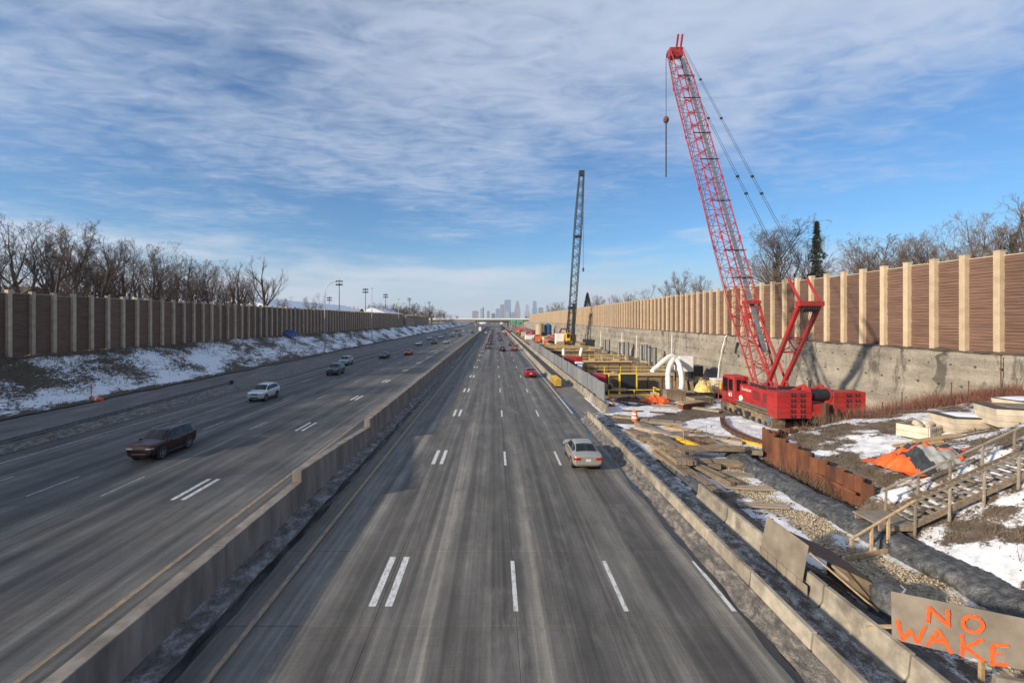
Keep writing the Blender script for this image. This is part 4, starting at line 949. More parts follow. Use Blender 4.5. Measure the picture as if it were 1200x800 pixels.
# ---- screens on the barriers
for k in range(34):
    y = 47.6+k*3.05
    w = thing('screen_panel', 'nearest grey screen panel at the end of the fence by the barrels' if k == 0 else 'second grey screen panel from the near end of the fence' if k == 1 else 'third grey screen panel from the near end of the fence' if k == 2 else 'grey screen panel farther along the fence on the barriers', 'fence panel', (11.3, y, .85), fr.uniform(-.05,.05), 'screen fence panels on the barriers')
    if k == 0:
        b = MB(); b.bb(-.02,.02,0,2.9,.1,1.9)
        for q in range(8): b.bb(-.035,.035,.18+q*.36,.30+q*.36,.12,1.88)
        scr = b.mesh('screen_sheet', M['galv']); b = MB(); b.bb(-.04,.04,-.03,.05,-.3,2.0); fp = b.mesh('frame_post', M['galv']); b = MB(); b.bb(-.045,.045,.05,2.87,1.9,1.97); ft = b.mesh('frame_rail', M['galv'])
    ob('screen_sheet', scr, w); ob('frame_post', fp, w); ob('frame_post', fp, w, (0,2.92,0)); ob('frame_rail', ft, w)
# ---- crash cushion
cc = thing('crash_cushion', 'yellow striped crash cushion at the start of the far roadside barriers', 'crash cushion', (8.7, 63.2, 0))
for k in range(6):
    b = MB(); y = 63.2+k*.85; b.bb(8.25,9.15,y,y+.8,.25,1.15); c_ = bw(b, 'cushion_bay', M['yellow'], cc, bevel=.06)
    s_ = MB()
    for q in range(3):
        zz = .35+q*.26; s_.add([(8.24,y,zz),(8.24,y+.8,zz+.2),(8.24,y+.8,zz+.3),(8.24,y,zz+.1)], [(0,1,2,3)])
        if k == 0: s_.add([(8.25,y-.01,zz),(8.7,y-.01,zz+.2),(8.7,y-.01,zz+.3),(8.25,y-.01,zz+.1)], [(0,1,2,3)]); s_.add([(9.15,y-.01,zz),(8.7,y-.01,zz+.2),(8.7,y-.01,zz+.3),(9.15,y-.01,zz+.1)], [(0,1,2,3)])
    kind(s_.build('black_chevrons', M['trim'], c_), 'stuff')
b = MB(); b.bb(8.35,9.05,63.1,68.4,.02,.25); bw(b, 'skid_base', M['darksteel'], cc)
# ---- barrels
def barrel(label, x, y, tilt=0):
    w = thing('traffic_barrel', label, 'barrel', (x, y, .06)); zs = [0,.04,.06,.28,.30,.48,.50,.68,.70,.88,.90,.98,1.0]; rs = [.36,.36,.29,.285,.27,.268,.25,.248,.23,.228,.21,.2,.16]
    for k, (z0, z1, r0, r1, mt) in enumerate(((.0,.07,.40,.38,'black'),(.07,.30,.30,.285,'orange'),(.30,.48,.282,.268,'white'),(.48,.64,.266,.25,'orange'),(.64,.80,.248,.235,'white'),(.80,1.0,.233,.20,'orange'))):
        b = MB(); b.path([(0,0,z0),(0,0,z1)], [r0,r1], 18); b.build(('rubber_base','orange_band','white_stripe','orange_band','white_stripe','orange_band')[k], M[mt], w, smooth=40)
    b = MB(); b.path([(-.1,0,1.0),(-.1,0,1.08),(.1,0,1.08),(.1,0,1.0)], .02, 6); b.build('handle', M['orange'], w)
    return w
barrel('orange and white traffic barrel alone on the snow by the timber mats', 12.8, 42.2); barrel('left orange traffic barrel by the end of the screen fence', 12.0, 51.2); barrel('right orange traffic barrel by the end of the screen fence', 12.6, 49.7); barrel('rear orange traffic barrel behind the pair at the screen fence', 12.4, 53.0)

# ---- cloth heaps
def heap(name, label, cat, c, rx, ry, h, seed, mat, folds=1.0, nx=34, ny=26, parts=None, rz=0):
    """crumpled sheet draped over a mound"""
    P = []
    for i in range(ny+1):
        row = []
        for j in range(nx+1):
            u, v = j/nx*2-1, i/ny*2-1; r_ = max(abs(u)**2.4+abs(v)**2.4, 0)**(1/2.4)
            edge = 1+.12*fb(u*2, v*2, seed); x = u*rx*edge; y = v*ry*edge
            base = h*max(0, 1-r_**2.2)**.6*(.75+.4*fb(u*1.5+seed, v*1.5))
            rid = folds*h*.28*abs(fb(u*3+seed, v*2.2, 2))+folds*h*.10*fb(u*9, v*9, seed)
            row.append((x, y, max(.02, base+rid*min(1, (1.05-r_)*4) if r_ < 1.05 else .02)))
        P.append(row)
    w = thing(name, label, cat, c, rz); b = MB(); b.grid(P)
    if parts:
        ms = []; 
        for f in b.f:
            q = sum((Vector(b.v[i]) for i in f), Vector())/4; ms.append(parts(q.x/rx, q.y/ry, q.z/h))
        b.m = ms
        b.build('sheet', mat, w, smooth=True)
    else: b.build('sheet', mat, w, smooth=True)
    return w
hz_ = hgt(21.2, 23.4)
def tparts(u, v, z):
    if u > .55 and v < .1: return 1
    s_ = u*.8+v*.55+.18*fb(u*2,v*2,3)
    if -.50 < s_+.5*v < -.30 or .0 < s_-.2 < .12: return 1
    if u < -.72: return 1
    if -.45 < u < .18 and v < -.15: return 2
    return 0
hp = heap('covered_pile', 'orange, black and grey tarpaulins thrown over a pile behind the stairs', 'tarpaulin pile', (21.9, 22.9, hgt(21.9,22.9)-.12), 2.9, 1.3, 1.05, 4, [M['tarpdark'], M['orange'], M['tarpgrey']], 1.1, 60, 40, tparts, .12)
heap('orange_heap', 'orange plastic netting heaped on the snow before the near pit', 'netting', (18.0, 51.8, 0), 1.7, .9, .75, 9, M['orange'], 1.6)
heap('debris_heap', 'brown debris heap beside the orange netting', 'debris', (15.4, 53.0, 0), 1.5, .6, .5, 12, M['rail_rust'], 1.6)
w = heap('covered_machine', 'yellow tarpaulin over a small machine on a dark frame', 'machine', (24.3, 55.2-1.5, 1.0), .95, .9, 1.25, 15, M['tarpyellow'], .8)
b = MB(); b.bb(-.75,.75,-.6,.6,-1.0,.06); b.bb(-.85,-.7,-.7,.7,-1,-.3); b.bb(.7,.85,-.7,.7,-1,-.3); b.build('base_frame', M['darksteel'], w)
# ---- crates, boxes and tanks on the site
def boxthing(name, label, cat, x, y, z, dx, dy, dz, mat, rz=0, lid=None, ribs=0, ribmat=None, bev=.03):
    w = thing(name, label, cat, (x,y,z), rz); b = MB(); b.bb(-dx/2,dx/2,-dy/2,dy/2,0,dz); b.build('body', M[mat], w, bevel=bev)
    if lid: b = MB(); b.bb(-dx/2-.04,dx/2+.04,-dy/2-.04,dy/2+.04,dz+.002,dz+.1); b.build('lid', M[lid], w, bevel=.02)
    for k in range(ribs):
        xx = lerp(-dx/2, dx/2, (k+.5)/ribs); b = MB(); b.bb(xx-.05,xx+.05,-dy/2-.05,-dy/2-.002,.06,dz-.06); b.build('rib', M[ribmat or mat], w)
        yy = lerp(-dy/2, dy/2, (k+.5)/ribs); b = MB(); b.bb(-dx/2-.05,-dx/2-.002,yy-.05,yy+.05,.06,dz-.06); b.build('rib', M[ribmat or mat], w)
    return w
def plankbox(label, x, y, dx, dy, dz, z=0, rz=0, mat='timber'):
    w = thing('timber_box', label, 'crate', (x,y,z), rz); n = max(2, int(dz/.22))
    for k in range(n):
        zz = (k+.5)*dz/n
        for sx, sy, lx, ly in ((0,-dy/2,dx,.06),(0,dy/2,dx,.06),(-dx/2,0,.06,dy-.07),(dx/2,0,.06,dy-.07)):
            b = MB(); b.box((sx,sy,zz), (lx,ly,dz/n-.012)); b.build('board', M[mat], w)
    b = MB(); b.bb(-dx/2+.04,dx/2-.04,-dy/2+.04,dy/2-.04,0,dz*.86); b.build('fill', M['windrow'], w)
    for sx in (-.3,.3): b = MB(); b.box((sx*dx,-dy/2-.045,dz/2),(.09,.03,dz-.02)); b.build('batten', M[mat], w)
    return w
plankbox('brown plank crate beside the orange netting', 20.6, 53.0, 2.1, 1.4, 1.3); plankbox('low dark plank box in front of the covered machine', 22.6, 50.8, 2.4, 1.5, .85, rz=.25)
b = MB()
w = thing('steel_beam', 'rusty brown box beam lying on the snow before the low plank box', 'beam', (20.7,48.6,.1), .5); b.bb(-1.7,1.7,-.35,.35,0,.5); b.build('web', M['rust'], w); b = MB(); b.bb(-1.75,1.75,-.5,.5,.5,.6); b.build('flange', M['lumber'], w)
wc = boxthing('equipment_cabinet', 'cream equipment cabinet standing beside the crane cab', 'cabinet', 27.0, 55.2, 0, 1.9, 1.5, 2.2, 'cream', 0, 'white', 3, 'cream')
b = MB(); b.bb(-.08,.08,-.79,-.752,.7,1.2); b.build('louvre', M['trim'], wc)
for i, (x, y) in enumerate(((30.0,63),(32.0,66))): boxthing('valve_box', ('nearer','farther')[i]+' small tan box at the foot of the retaining wall', 'box', x, y, 0, 1.3, 1.0, .9, 'tan', 0, 'lumber')
# ventilation unit with white ducts
vu = thing('ventilation_unit', 'white ventilation box with drooping fat white ducts over the near pit', 'ventilation unit', (28.6, 70.5, 0)); b = MB(); b.bb(27.9,30.0,69.6,71.8,1.5,3.8); bx = bw(b, 'fan_box', M['white'], vu, bevel=.05)
for x in (28.1,30.2):
    for y in (69.8,71.8): b = MB(); b.bb(x-.08,x+.08,y-.08,y+.08,-.2,1.3); bw(b, 'leg', M['darksteel'], vu)
for pts in ([(27.9,70.2,3.4),(26.8,70,3.8),(25.6,69.6,3.2),(24.0,69,2.0),(23.4,68.6,1.6)], [(27.9,70.6,3.0),(26.9,69.5,3.3),(25.8,68.5,1.8),(25.2,67,-.4),(25.0,66,-1.5)], [(27.9,71,2.6),(27.5,69.6,3.2),(27.3,68,2.4),(27.0,66.5,.4),(26.2,65,-.9)]):
    b = MB(); 
    fine = []
    for k in range(len(pts)*6-5):
        t = k/6; i = min(int(t), len(pts)-2); f = t-i; P_ = [Vector(pts[max(0,min(len(pts)-1,i+d))]) for d in (-1,0,1,2)]
        fine.append(.5*((2*P_[1])+(P_[2]-P_[0])*f+(2*P_[0]-5*P_[1]+4*P_[2]-P_[3])*f*f+(3*P_[1]-P_[0]-3*P_[2]+P_[3])*f**3))
    b.path(fine, [.35+.03*(k%2) for k in range(len(fine))], 14); bw(b, 'duct', M['whiteduct'], vu, smooth=True)
wg = boxthing('generator', 'dark grey generator box beside the white ventilation box', 'generator', 32.2, 74.5, 0, 2.0, 2.2, 1.9, 'darksteel', 0, 'steel'); b = MB(); b.tube((-.4,0,2.0),(-.4,0,3.0), .08); b.build('exhaust', M['darksteel'], wg)
for i, (x, y, n) in enumerate(((31.5,94,2),(33.0,104,2),(31.2,116,3),(30.5,128,2))):
    for k in range(n):
        b = MB(); b.tube((x+k*1.1,y,-.5),(x+k*1.1,y,3.6), .42, n=16); pp = tag(b.build('steel_pipe', M['steel'], smooth=40), f"{('nearest','second','third','farthest')[i]} cluster of upright steel pipes by the retaining wall, {('left','right' if n == 2 else 'middle','right')[k]} pipe", 'pipe', 'upright steel pipes')
        b = MB(); b.tube((x+k*1.1-.0,y,3.6),(x+k*1.1,y,3.64), .47, n=16); b.build('flange', M['darksteel'], pp)
for i, (x, y, hh) in enumerate(((34.4,90,6.5),(34.3,112,5.5),(34.3,125,6),(34.3,150,5.5))):
    b = MB(); b.tube((x,y,0),(x+.2,y,hh), .09, n=8); tag(b.build('drain_pipe', M['whiteduct']), ('nearest','second','third','farthest')[i]+' thin pale drain pipe against the far retaining wall', 'pipe', 'drain pipes on the retaining wall')
# red containers, toilet
rc = boxthing('red_container', 'red open container behind the screen fence, far one', 'container', 15.6, 98.5-6.5, 0, 3.2, 3.0, 2.0, 'red', 0, None, 4, 'red')
rt = thing('air_compressor', 'red compressor with black wheels behind the near screen panels', 'compressor', (14.2, 63.5, 0)); b = MB(); b.prism([(-1.5,.5),(1.5,.5),(1.5,1.6),(1.1,1.95),(-1.1,1.95),(-1.5,1.6)], -.8, .8, 'x'); b.build('housing', M['red'], rt, bevel=.06)
for sx in (-.85,.85):
    for y in (-.6,.5): b = MB(); b.tube((sx-.1,y,.36),(sx+.1,y,.36), .36, n=18); b.build('wheel', M['tyre'], rt, smooth=40)
b = MB(); b.bar((0,-1.5,.6),(0,-2.6,.45),.1); b.build('tow_bar', M['darksteel'], rt)
b = MB(); b.bb(-.82,-.805,-.9,.9,1.0,1.5); b.build('side_grille', M['trim'], rt)
pt = thing('portable_toilet', 'white and blue portable toilet behind the screen fence', 'toilet', (13.9, 76.2, 0)); b = MB(); b.bb(-.6,.6,-.6,.6,0,2.15); b.build('cabin', M['blue'], pt, bevel=.04); b = MB(); b.prism([(-.64,2.15),(.64,2.15),(.5,2.35),(-.5,2.35)], -.64, .64); b.build('roof', M['white'], pt); b = MB(); b.bb(-.42,.42,-.63,-.602,.12,2.0); dd_ = b.build('door', M['white'], pt); b = MB(); b.bb(-.30,-.24,-.66,-.632,1.0,1.15); b.build('handle', M['trim'], dd_)
boxthing('red_drum_box', 'small red box in front of the portable toilet', 'box', 13.6, 72.5, 0, 1.0, .9, 1.5, 'red', 0, 'red')
# far machines
boxthing('white_tank_box', 'white box beside the distant yellow crane', 'box', 24.0, 172, 0, 3.0, 2.5, 4.2, 'white', 0, 'steel')
bt = thing('blue_tank', 'blue upright tank far along the site', 'tank', (31.0, 270, 0)); b = MB(); b.path([(0,0,0),(0,0,6),(0,0,7)], [2.2,2.2,.6], 20); b.build('shell', M['blue'], bt, smooth=40)
for z in (1.5, 4): b = MB(); b.tube((0,0,z),(0,0,z+.2), 2.26, n=20); b.build('hoop', M['darksteel'], bt)
tt = thing('tan_silo', 'tan silo left of the blue tank', 'silo', (26, 268, 0)); b = MB(); b.path([(0,0,0),(0,0,6.5),(0,0,7.2)], [2.4,2.4,1.2], 20); b.build('shell', M['tan'], tt, smooth=40); b = MB(); b.tube((0,0,6.4),(0,0,6.6), 2.46, n=20); b.build('hoop', M['steel'], tt)
def excavator(label, x, y, rz, mat):
    w = thing('excavator', label, 'excavator', (x,y,0), rz)
    for sx in (-1.1,1.1): b = MB(); b.bb(sx-.35,sx+.35,-2,2,0,.9); b.build('track', M['track'], w, bevel=.25)
    b = MB(); b.bb(-1.4,1.4,-2.2,1.4,1.0,2.3); b.build('house', M[mat], w, bevel=.1); b = MB(); b.bb(-1.35,-.3,.2,1.7,1.1,3.0); c_ = b.build('cab', M[mat], w, bevel=.08); b = MB(); b.bb(-1.38,-1.351,.4,1.5,1.9,2.85); b.build('window', M['glass'], c_)
    b = MB(); b.bar((.3,1.2,1.6),(.3,3.4,5.2),.45,.6); b.bar((.3,3.4,5.2),(.3,6.2,5.0),.4,.5); b.build('boom', M[mat], w); b = MB(); b.bar((.3,6.2,5.0),(.3,7.0,2.0),.35,.4); a_ = b.build('stick', M[mat], w)
    b = MB(); b.prism([(6.5,2.1),(7.5,2.1),(7.4,1.2),(6.7,1.0)], -.3, .9, 'x'); b.build('bucket', M['darksteel'], a_)
    return w
excavator('red excavator left of the tan silo', 18, 235, .9, 'red'); excavator('red machine right of the tan silo, in front of the wall', 26, 200, -1.0, 'red'); excavator('far orange excavator below the green sign', 16, 300, 2.2, 'orange')
boxthing('site_trailer', 'white trailer far along the site beside the barriers', 'trailer', 13.8, 190, .3, 2.6, 6, 2.7, 'white', 0, 'steel'); boxthing('orange_skip', 'orange container next to the far white trailer', 'container', 17.6, 190, 0, 2.6, 5, 2.3, 'orange', 0, None, 4); boxthing('yellow_bin', 'yellow bin behind the far orange container', 'bin', 19.5, 178, 0, 2, 2, 1.5, 'yellow', 0, 'yellow')
boxthing('cable_reel_crate', 'tan crate in front of the distant platforms', 'crate', 21, 120+28, .9, 2.4, 1.5, 1.2, 'lumber'); boxthing('steel_skip', 'dark grey skip beside the distant crane', 'container', 33.5, 165, 0, 3, 6, 2.2, 'darksteel', 0, None, 4, 'darksteel')

# ---- timber mats, rails and loose steel near the barrier
def mat_pile(label, x, y, z, n, L, w_, h_, rz, mat='timber', name='timber_mat', cat='timber mat', grp='timber mats by the barrier', jit=.06):
    t = thing(name, label, cat, (x,y,z), rz, grp); rr = random.Random(int(x*100+y))
    b = MB(); b.box((0,0,h_/2), (w_-.012, L, h_)); me = b.mesh('timber', M[mat])
    for k in range(n):
        o = ob('timber', me, t, ((k-(n-1)/2)*w_, rr.uniform(-jit,jit)*L*.5, rr.uniform(-.01,.01)), rr.uniform(-.01,.01), .012)
    for e in (-.32,.32): b = MB(); b.box((0, L*e, h_+.012), (n*w_*.96,.07,.02)); b.build('tie_strap', M['rail_rust'], t)
    return t
mat_pile('weathered timber mat nearest the barrier, lying along the road', 11.35, 29.4, .1, 3, 5.0, .30, .30, .03)
mat_pile('second layer of long timbers stacked above the mat nearest the barrier', 11.7, 30.6, .42, 4, 4.6, .30, .28, .06)
mat_pile('pair of dark timbers ending by the liner', 12.9, 27.6, .08, 2, 4.2, .30, .3, .22)
mat_pile('crosswise timber mat in front of the yellow beam', 13.7, 30.6, .72, 2, 5.2, .32, .26, R(88))
mat_pile('long crosswise timber mat behind the yellow beam', 13.6, 34.6, .3, 3, 5.4, .32, .26, R(84))
mat_pile('slanting timber mat left of the yellow beam', 12.0, 34.2, .1, 4, 4.2, .30, .3, .15)
mat_pile('short stack of square timbers nearest the gravel track', 13.2, 29.4, .05, 3, 2.0, .3, .32, R(70))
mat_pile('pale plank mat right of the yellow beam', 16.2, 33.6, .1, 4, 4.8, .3, .14, R(65), 'greywood')
mat_pile('thin plank mat lying toward the curved rails', 17.4, 32.6, .08, 3, 4.0, .3, .12, R(60), 'greywood')
yb = thing('yellow_beam', 'yellow painted steel beam on the timber mats', 'beam', (13.7, 32.5, .62), .20); b = MB(); b.box((0,0,.18),(.30,3.0,.03)); b.box((0,0,-.1),(.30,3.0,.03)); b.build('flange', M['yellow'], yb); b = MB(); b.box((0,0,.04),(.08,3.0,.25)); b.build('web', M['yellow'], yb)
yb = thing('yellow_beam', 'rusty brown beam lying next to the yellow beam', 'beam', (14.5, 32.6, .55), .24); b = MB(); b.box((0,0,.14),(.22,3.2,.03)); b.box((0,0,-.08),(.22,3.2,.03)); b.build('flange', M['rust'], yb); b = MB(); b.box((0,0,.03),(.06,3.2,.2)); b.build('web', M['rust'], yb); yb.name = 'rusty_beam'
def curved(label, pts, w_, h_, mat, name='curved_rail', cat='rail'):
    t = thing(name, label, cat, pts[0]); 
    for dx in (0, .32):
        b = MB(); P_ = [Vector(p)+Vector((dx,dx*.5,0)) for p in pts]; fine = []
        for k in range(len(P_)*5-4):
            tt_ = k/5; i = min(int(tt_), len(P_)-2); f = tt_-i; q = [P_[max(0,min(len(P_)-1,i+d))] for d in (-1,0,1,2)]
            fine.append(.5*((2*q[1])+(q[2]-q[0])*f+(2*q[0]-5*q[1]+4*q[2]-q[3])*f*f+(3*q[1]-q[0]-3*q[2]+q[3])*f**3))
        for a, c_ in zip(fine, fine[1:]): b.bar(a, c_+(c_-a)*.08, w_, h_)
        bw(b, 'bent_bar' , M[mat], t)
    return t
curved('bent rusty rails curving over the snow beside the crane track', [tuple(G(845,490,.2)),tuple(G(848,499,.2)),tuple(G(862,508,.2)),tuple(G(880,515,.2)),tuple(G(898,520,.2))], .2, .28, 'rail_rust')
curved('rusty yellow bar lying beside the bent rails', [tuple(G(848,512,.15)),tuple(G(868,517,.15)),tuple(G(895,523,.15))], .16, .14, 'yellow', 'loose_bar', 'bar')
curved('dark hose looping on the snow below the orange netting', [tuple(G(731,471,.12)),tuple(G(734,474,.12)),tuple(G(748,475,.12)),tuple(G(762,472,.12)),tuple(G(758,466,.12))], .16, .16, 'trim', 'hose', 'hose')
curved('brown hose running from the orange netting to the box beam', [tuple(G(737,464,.12)),tuple(G(744,469,.12)),tuple(G(760,470,.12)),tuple(G(790,474,.12))], .16, .16, 'rail_rust', 'hose', 'hose')
curved('black bar lying on the snow by the barrier', [tuple(G(714,498,.1)),tuple(G(720,500,.1)),tuple(G(726,502,.1))], .14, .1, 'trim', 'loose_bar', 'bar')
for i, (px, py, L_, rz) in enumerate(((877,572,2.6,R(80)),(893,593,2.4,R(82)),(862,556,2.2,R(78)),(845,540,2.6,R(86)))):
    p = G(px, py, .06); t = thing('sleeper', ('second plank pair from the near end of the snowy gravel track','nearest plank pair across the snowy gravel track','third plank pair from the near end of the snowy gravel track','farthest plank pair of the track, by the timbers')[i], 'planks', tuple(p), rz, 'planks across the gravel track')
    for dx in (-.14,.16): b = MB(); b.box((dx,0,.05),(.2,L_,.1)); b.build('plank', M['greywood'], t, bevel=.01)
pf = thing('pipe_rail', 'thin grey pipe railing beside the timber mats', 'railing', tuple(G(798,519,0)))
pp = [G(763,519,.5), G(801,524,.3), G(828,516,.2)]
for p in pp: b = MB(); b.tube(p, p+Vector((0,0,1.15)), .028, n=6); bw(b, 'post', M['galv'], pf)
for a, c_ in zip(pp, pp[1:]):
    for z in (1.1,.6): b = MB(); b.tube(a+Vector((0,0,z)), c_+Vector((0,0,z)), .022, n=6); bw(b, 'rail', M['galv'], pf)
for i, (px, py) in enumerate(((779,528),(812,545),(850,531),(838,523))):
    p = G(px, py, .3 if i == 0 else .1); b = MB(); b.box((0,0,.1),(.16,2.3,.1)); tag(b.build('loose_plank', M['lumber'], loc=tuple(p), rz=R((70,78,60,85)[i]), bevel=.01), ('loose tan plank on the mats beside the yellow beam','loose tan plank nearest the gravel','loose tan plank by the pile of dark liner','loose tan plank below the bent rails')[i], 'plank', 'loose planks')

# more timber by the barrier: the mats are piled two and three deep
for i, (x, y, z, n, L_, rz, mt) in enumerate(((11.5,36.6,.05,4,3.6,.12,'timber'),(12.9,36.4,.35,3,4.4,.5,'greywood'),(12.3,32.4,.55,3,4.6,.10,'timber'),(14.9,29.3,.10,3,3.4,R(80),'timber'),(15.6,31.3,.40,2,4.6,R(76),'timber'),(11.75,26.6,.05,2,4.4,.05,'timber'),(16.8,36.0,.06,3,4.2,R(50),'greywood'),(14.6,37.0,.06,2,5.0,R(82),'timber'))):
    mat_pile(('short timber mat at the far end of the timber piles','skewed grey timber mat at the back of the piles','upper timber mat resting across the piles','timber mat closest to the liner','dark double timber lying right of the piles','twin timbers nearest the viewer beside the barrier','grey planks lying toward the crane track','long timber pair behind all the mats')[i], x, y, z, n, L_, .3, .28, rz, mt, jit=.12)
# lumber, pipes and boxes that crowd the far half of the site
r9 = random.Random(19)
for k in range(26):
    x = r9.uniform(13, 33.5); y = r9.uniform(138, 260)
    mat_pile('tan timber stack among the clutter far along the site', x, y, 0, r9.randint(3,6), r9.uniform(2.5,5), .32, r9.uniform(.4,1.4), r9.uniform(0,3), r9.choice(('lumber','timber','greywood','lumber')), 'timber_stack', 'timber stack', 'timber stacks far along the site')
for k in range(14):
    x = r9.uniform(30.3, 33.8); y = 57+k*5.4+r9.uniform(-1,1)
    mat_pile('timber stack on the shelf between the pits and the retaining wall', x, y, 0, r9.randint(2,5), r9.uniform(2,3.6), .3, r9.uniform(.3,1.0), r9.uniform(-.3,.3), r9.choice(('lumber','timber','greywood')), 'timber_stack', 'timber stack', 'timber stacks below the retaining wall')
for k in range(12):
    x = r9.uniform(13, 32); y = r9.uniform(150, 300); boxthing('site_box', 'small coloured box in the clutter far along the site', 'box', x, y, 0, r9.uniform(1.5,3), r9.uniform(1.5,3), r9.uniform(1.2,2.8), r9.choice(('white','tan','red','steel','orange','darksteel','cream')), r9.uniform(0,1.5), r9.choice((None,'steel','lumber')))
    o_ = [q for q in bpy.data.objects if q.name.startswith('site_box')][-1]
for q in bpy.data.objects:
    if q.name.startswith('site_box'): q['group'] = 'boxes far along the site'
for i, (px, py, rz, L_) in enumerate(((720,470,.4,3),(748,460,1.2,2.6),(765,476,.9,3.4),(800,466,1.4,3),(812,474,.2,2.6),(775,484,1.25,2.2),(826,470,.8,2.4),(742,482,1.5,2))):
    p = G(px, py, .06); t = thing('scrap_bar', ('rusty bar by the far barrels','rusty bar next to the debris heap','rusty bar below the hose','rusty bar beside the box beam','short rusty bar in the wheel tracks','rusty bar alone on the snow','rusty bar before the cream cabinet','rusty bar beside the lone barrel')[i], 'scrap', tuple(p), rz, 'scrap on the snow'); b = MB(); b.box((0,0,.06),(.18,L_,.12)); b.build('bar', M['rail_rust'], t); b = MB(); b.box((.25,.2,.04),(.1,L_*.7,.08)); b.build('offcut', M['timber'], t)
# clods and crumbs of soil strewn over snow and tracks
b = MB()
for k in range(5200):
    x = r9.uniform(11.4, 31); y = r9.uniform(12, 54)
    if inpit(x, y) or (x > 22 and 37 < y < 49): continue
    if fb(x*.35, y*.35, 12) < -.05 and r9.random() < .8: continue
    s_ = r9.uniform(.02,.09)*(1.4 if r9.random() < .1 else 1); z = hgt(x,y)+.03; b.add([(x+s_*r9.uniform(.6,1),y,z),(x,y+s_*r9.uniform(.6,1),z),(x-s_*r9.uniform(.6,1),y,z),(x,y-s_*r9.uniform(.6,1),z),(x+s_*.2,y+s_*.1,z+s_*.8)], [(0,1,4),(1,2,4),(2,3,4),(3,0,4)])
kind(b.build('soil_clods', pm('soil_clods', (.10,.075,.05), (.05,.037,.026), 5, .95, coord='pos', bump=.2)), 'stuff')

# loose stock on the snow between the mats and the near pit
r8 = random.Random(31)
for i, (px, py, n, L_, h_, rz, mt) in enumerate(((700,462,3,2.4,.3,.3,'lumber'),(722,458,4,2.6,.35,1.3,'timber'),(752,472,2,3.0,.2,.9,'rust'),(785,478,3,3.2,.22,1.35,'greywood'),(805,463,4,2.6,.5,1.5,'lumber'),(818,468,3,2.2,.45,.2,'timber'),(822,480,2,3.6,.2,.75,'greywood'),(770,465,3,2.0,.5,.1,'greywood'),(735,490,3,2.6,.2,1.1,'timber'),(775,496,4,3.4,.25,1.2,'greywood'),(800,505,3,3.0,.25,.8,'lumber'),(760,502,3,3.2,.3,.25,'timber'))):
    p = G(px, py, .05); mat_pile(('boards by the end of the screen fence','dark timbers beside the debris heap','rusty flat bars on the snow below the netting','grey boards below the box beam','tan boards before the covered machine','short timbers left of the cream cabinet','long grey planks toward the crane cab','grey block of boards beside the plank crate','timbers near the lone orange barrel','grey boards at the back of the mats','tan boards behind the pipe railing','timbers left of the yellow beam at the back')[i], p.x, p.y, .05, n, L_, .28, h_, rz, mt, 'board_stack', 'boards', 'boards lying about the site')
for i, (px, py) in enumerate(((826,457),(712,459))):
    p = G(px, py, 0); t = thing('cable_reel', ('wooden cable reel by the cream cabinet','wooden cable reel behind the barrels','wooden cable reel at the railing of the near pit')[i], 'reel', tuple(p), .4*i)
    for sx in (-.4,.4): b = MB(); b.tube((sx-.03,0,.6),(sx+.03,0,.6), .6, n=20); b.build('flange', M['lumber'], t)
    b = MB(); b.tube((-.4,0,.6),(.4,0,.6), .35, n=16); b.build('cable', M['black'], t)
# boards and small gear lying on the cap beams of the pits
for i in range(20):
    y = (76.9,100.6,135.6)[i % 3]+r8.uniform(0,.5); x = r8.uniform(13.5, 28.5); mat_pile('small board bundle on a cap beam of the pits', x, y, .32, r8.randint(2,4), r8.uniform(.8,1.4), .22, r8.uniform(.15,.5), r8.uniform(-.5,2), r8.choice(('lumber','greywood','tan','steel','lumber')), 'board_bundle', 'boards', 'bundles on the cap beams')

# ================================================================== BANK: SHEET PILES, LINER, STAIRS
def sheet_wall(label, pts, heights, zb=-.6, w_=.60):
    t = thing('sheet_pile_wall', label, 'sheet pile wall', (pts[0][0], pts[0][1], 0))
    P_ = [Vector((*p, 0)) for p in pts]; L_ = sum((b_-a).length for a, b_ in zip(P_, P_[1:])); n = int(L_/w_); k = 0
    rr = random.Random(int(L_*10))
    def along(s_):
        for a, b_ in zip(P_, P_[1:]):
            l = (b_-a).length
            if s_ <= l: return a.lerp(b_, s_/l), (b_-a)/l
            s_ -= l
        return P_[-1], (P_[-1]-P_[-2]).normalized()
    for k in range(n):
        p, d = along((k+.5)*w_); nr = Vector((-d.y, d.x, 0)); sg_ = 1 if k % 2 else -1; dp = .20*sg_; u = w_/2
        zt = heights((k+.5)/n)+rr.uniform(-.03,.03)+(.0 if rr.random() > .12 else rr.uniform(.03,.14))
        prof = [(-u+.012,0),(-u*.55,dp),(u*.55,dp),(u-.012,0)]; th = .035; vs_ = []
        for z in (zb, zt):
            for off in (-th, th): vs_ += [p+d*a+nr*(b_+off)+Vector((0,0,z)) for a, b_ in prof]
        f_ = []
        for i in range(3): f_ += [(i,i+1,8+i+1,8+i),(4+i,12+i,12+i+1,4+i+1),(8+i,8+i+1,12+i+1,12+i)]
        f_ += [(0,8,12,4),(3,7,15,11)]
        b = MB(); b.add(vs_, f_); bw(b, 'sheet_pile', M['rust'], t)
    return t
sp1 = sheet_wall('row of rusty brown sheet piles along the liner, holding the bank', [(18.25,31.2),(18.15,26),(18.3,21.8)], lambda u: lerp(1.95,1.40,u) if u > .08 else 2.1)
sp2 = sheet_wall('rusty sheet piles turning back from the corner towards the crane', [(18.25,31.4),(21.5,32.9),(24.2,34.1)], lambda u: 1.75-.2*u)
sp3 = sheet_wall('tall rusty sheet piles standing before the crane counterweights', [(24.3,34.3),(26.4,35.0),(28.3,35.7)], lambda u: 3.0-.9*u+.25*math.sin(u*9))
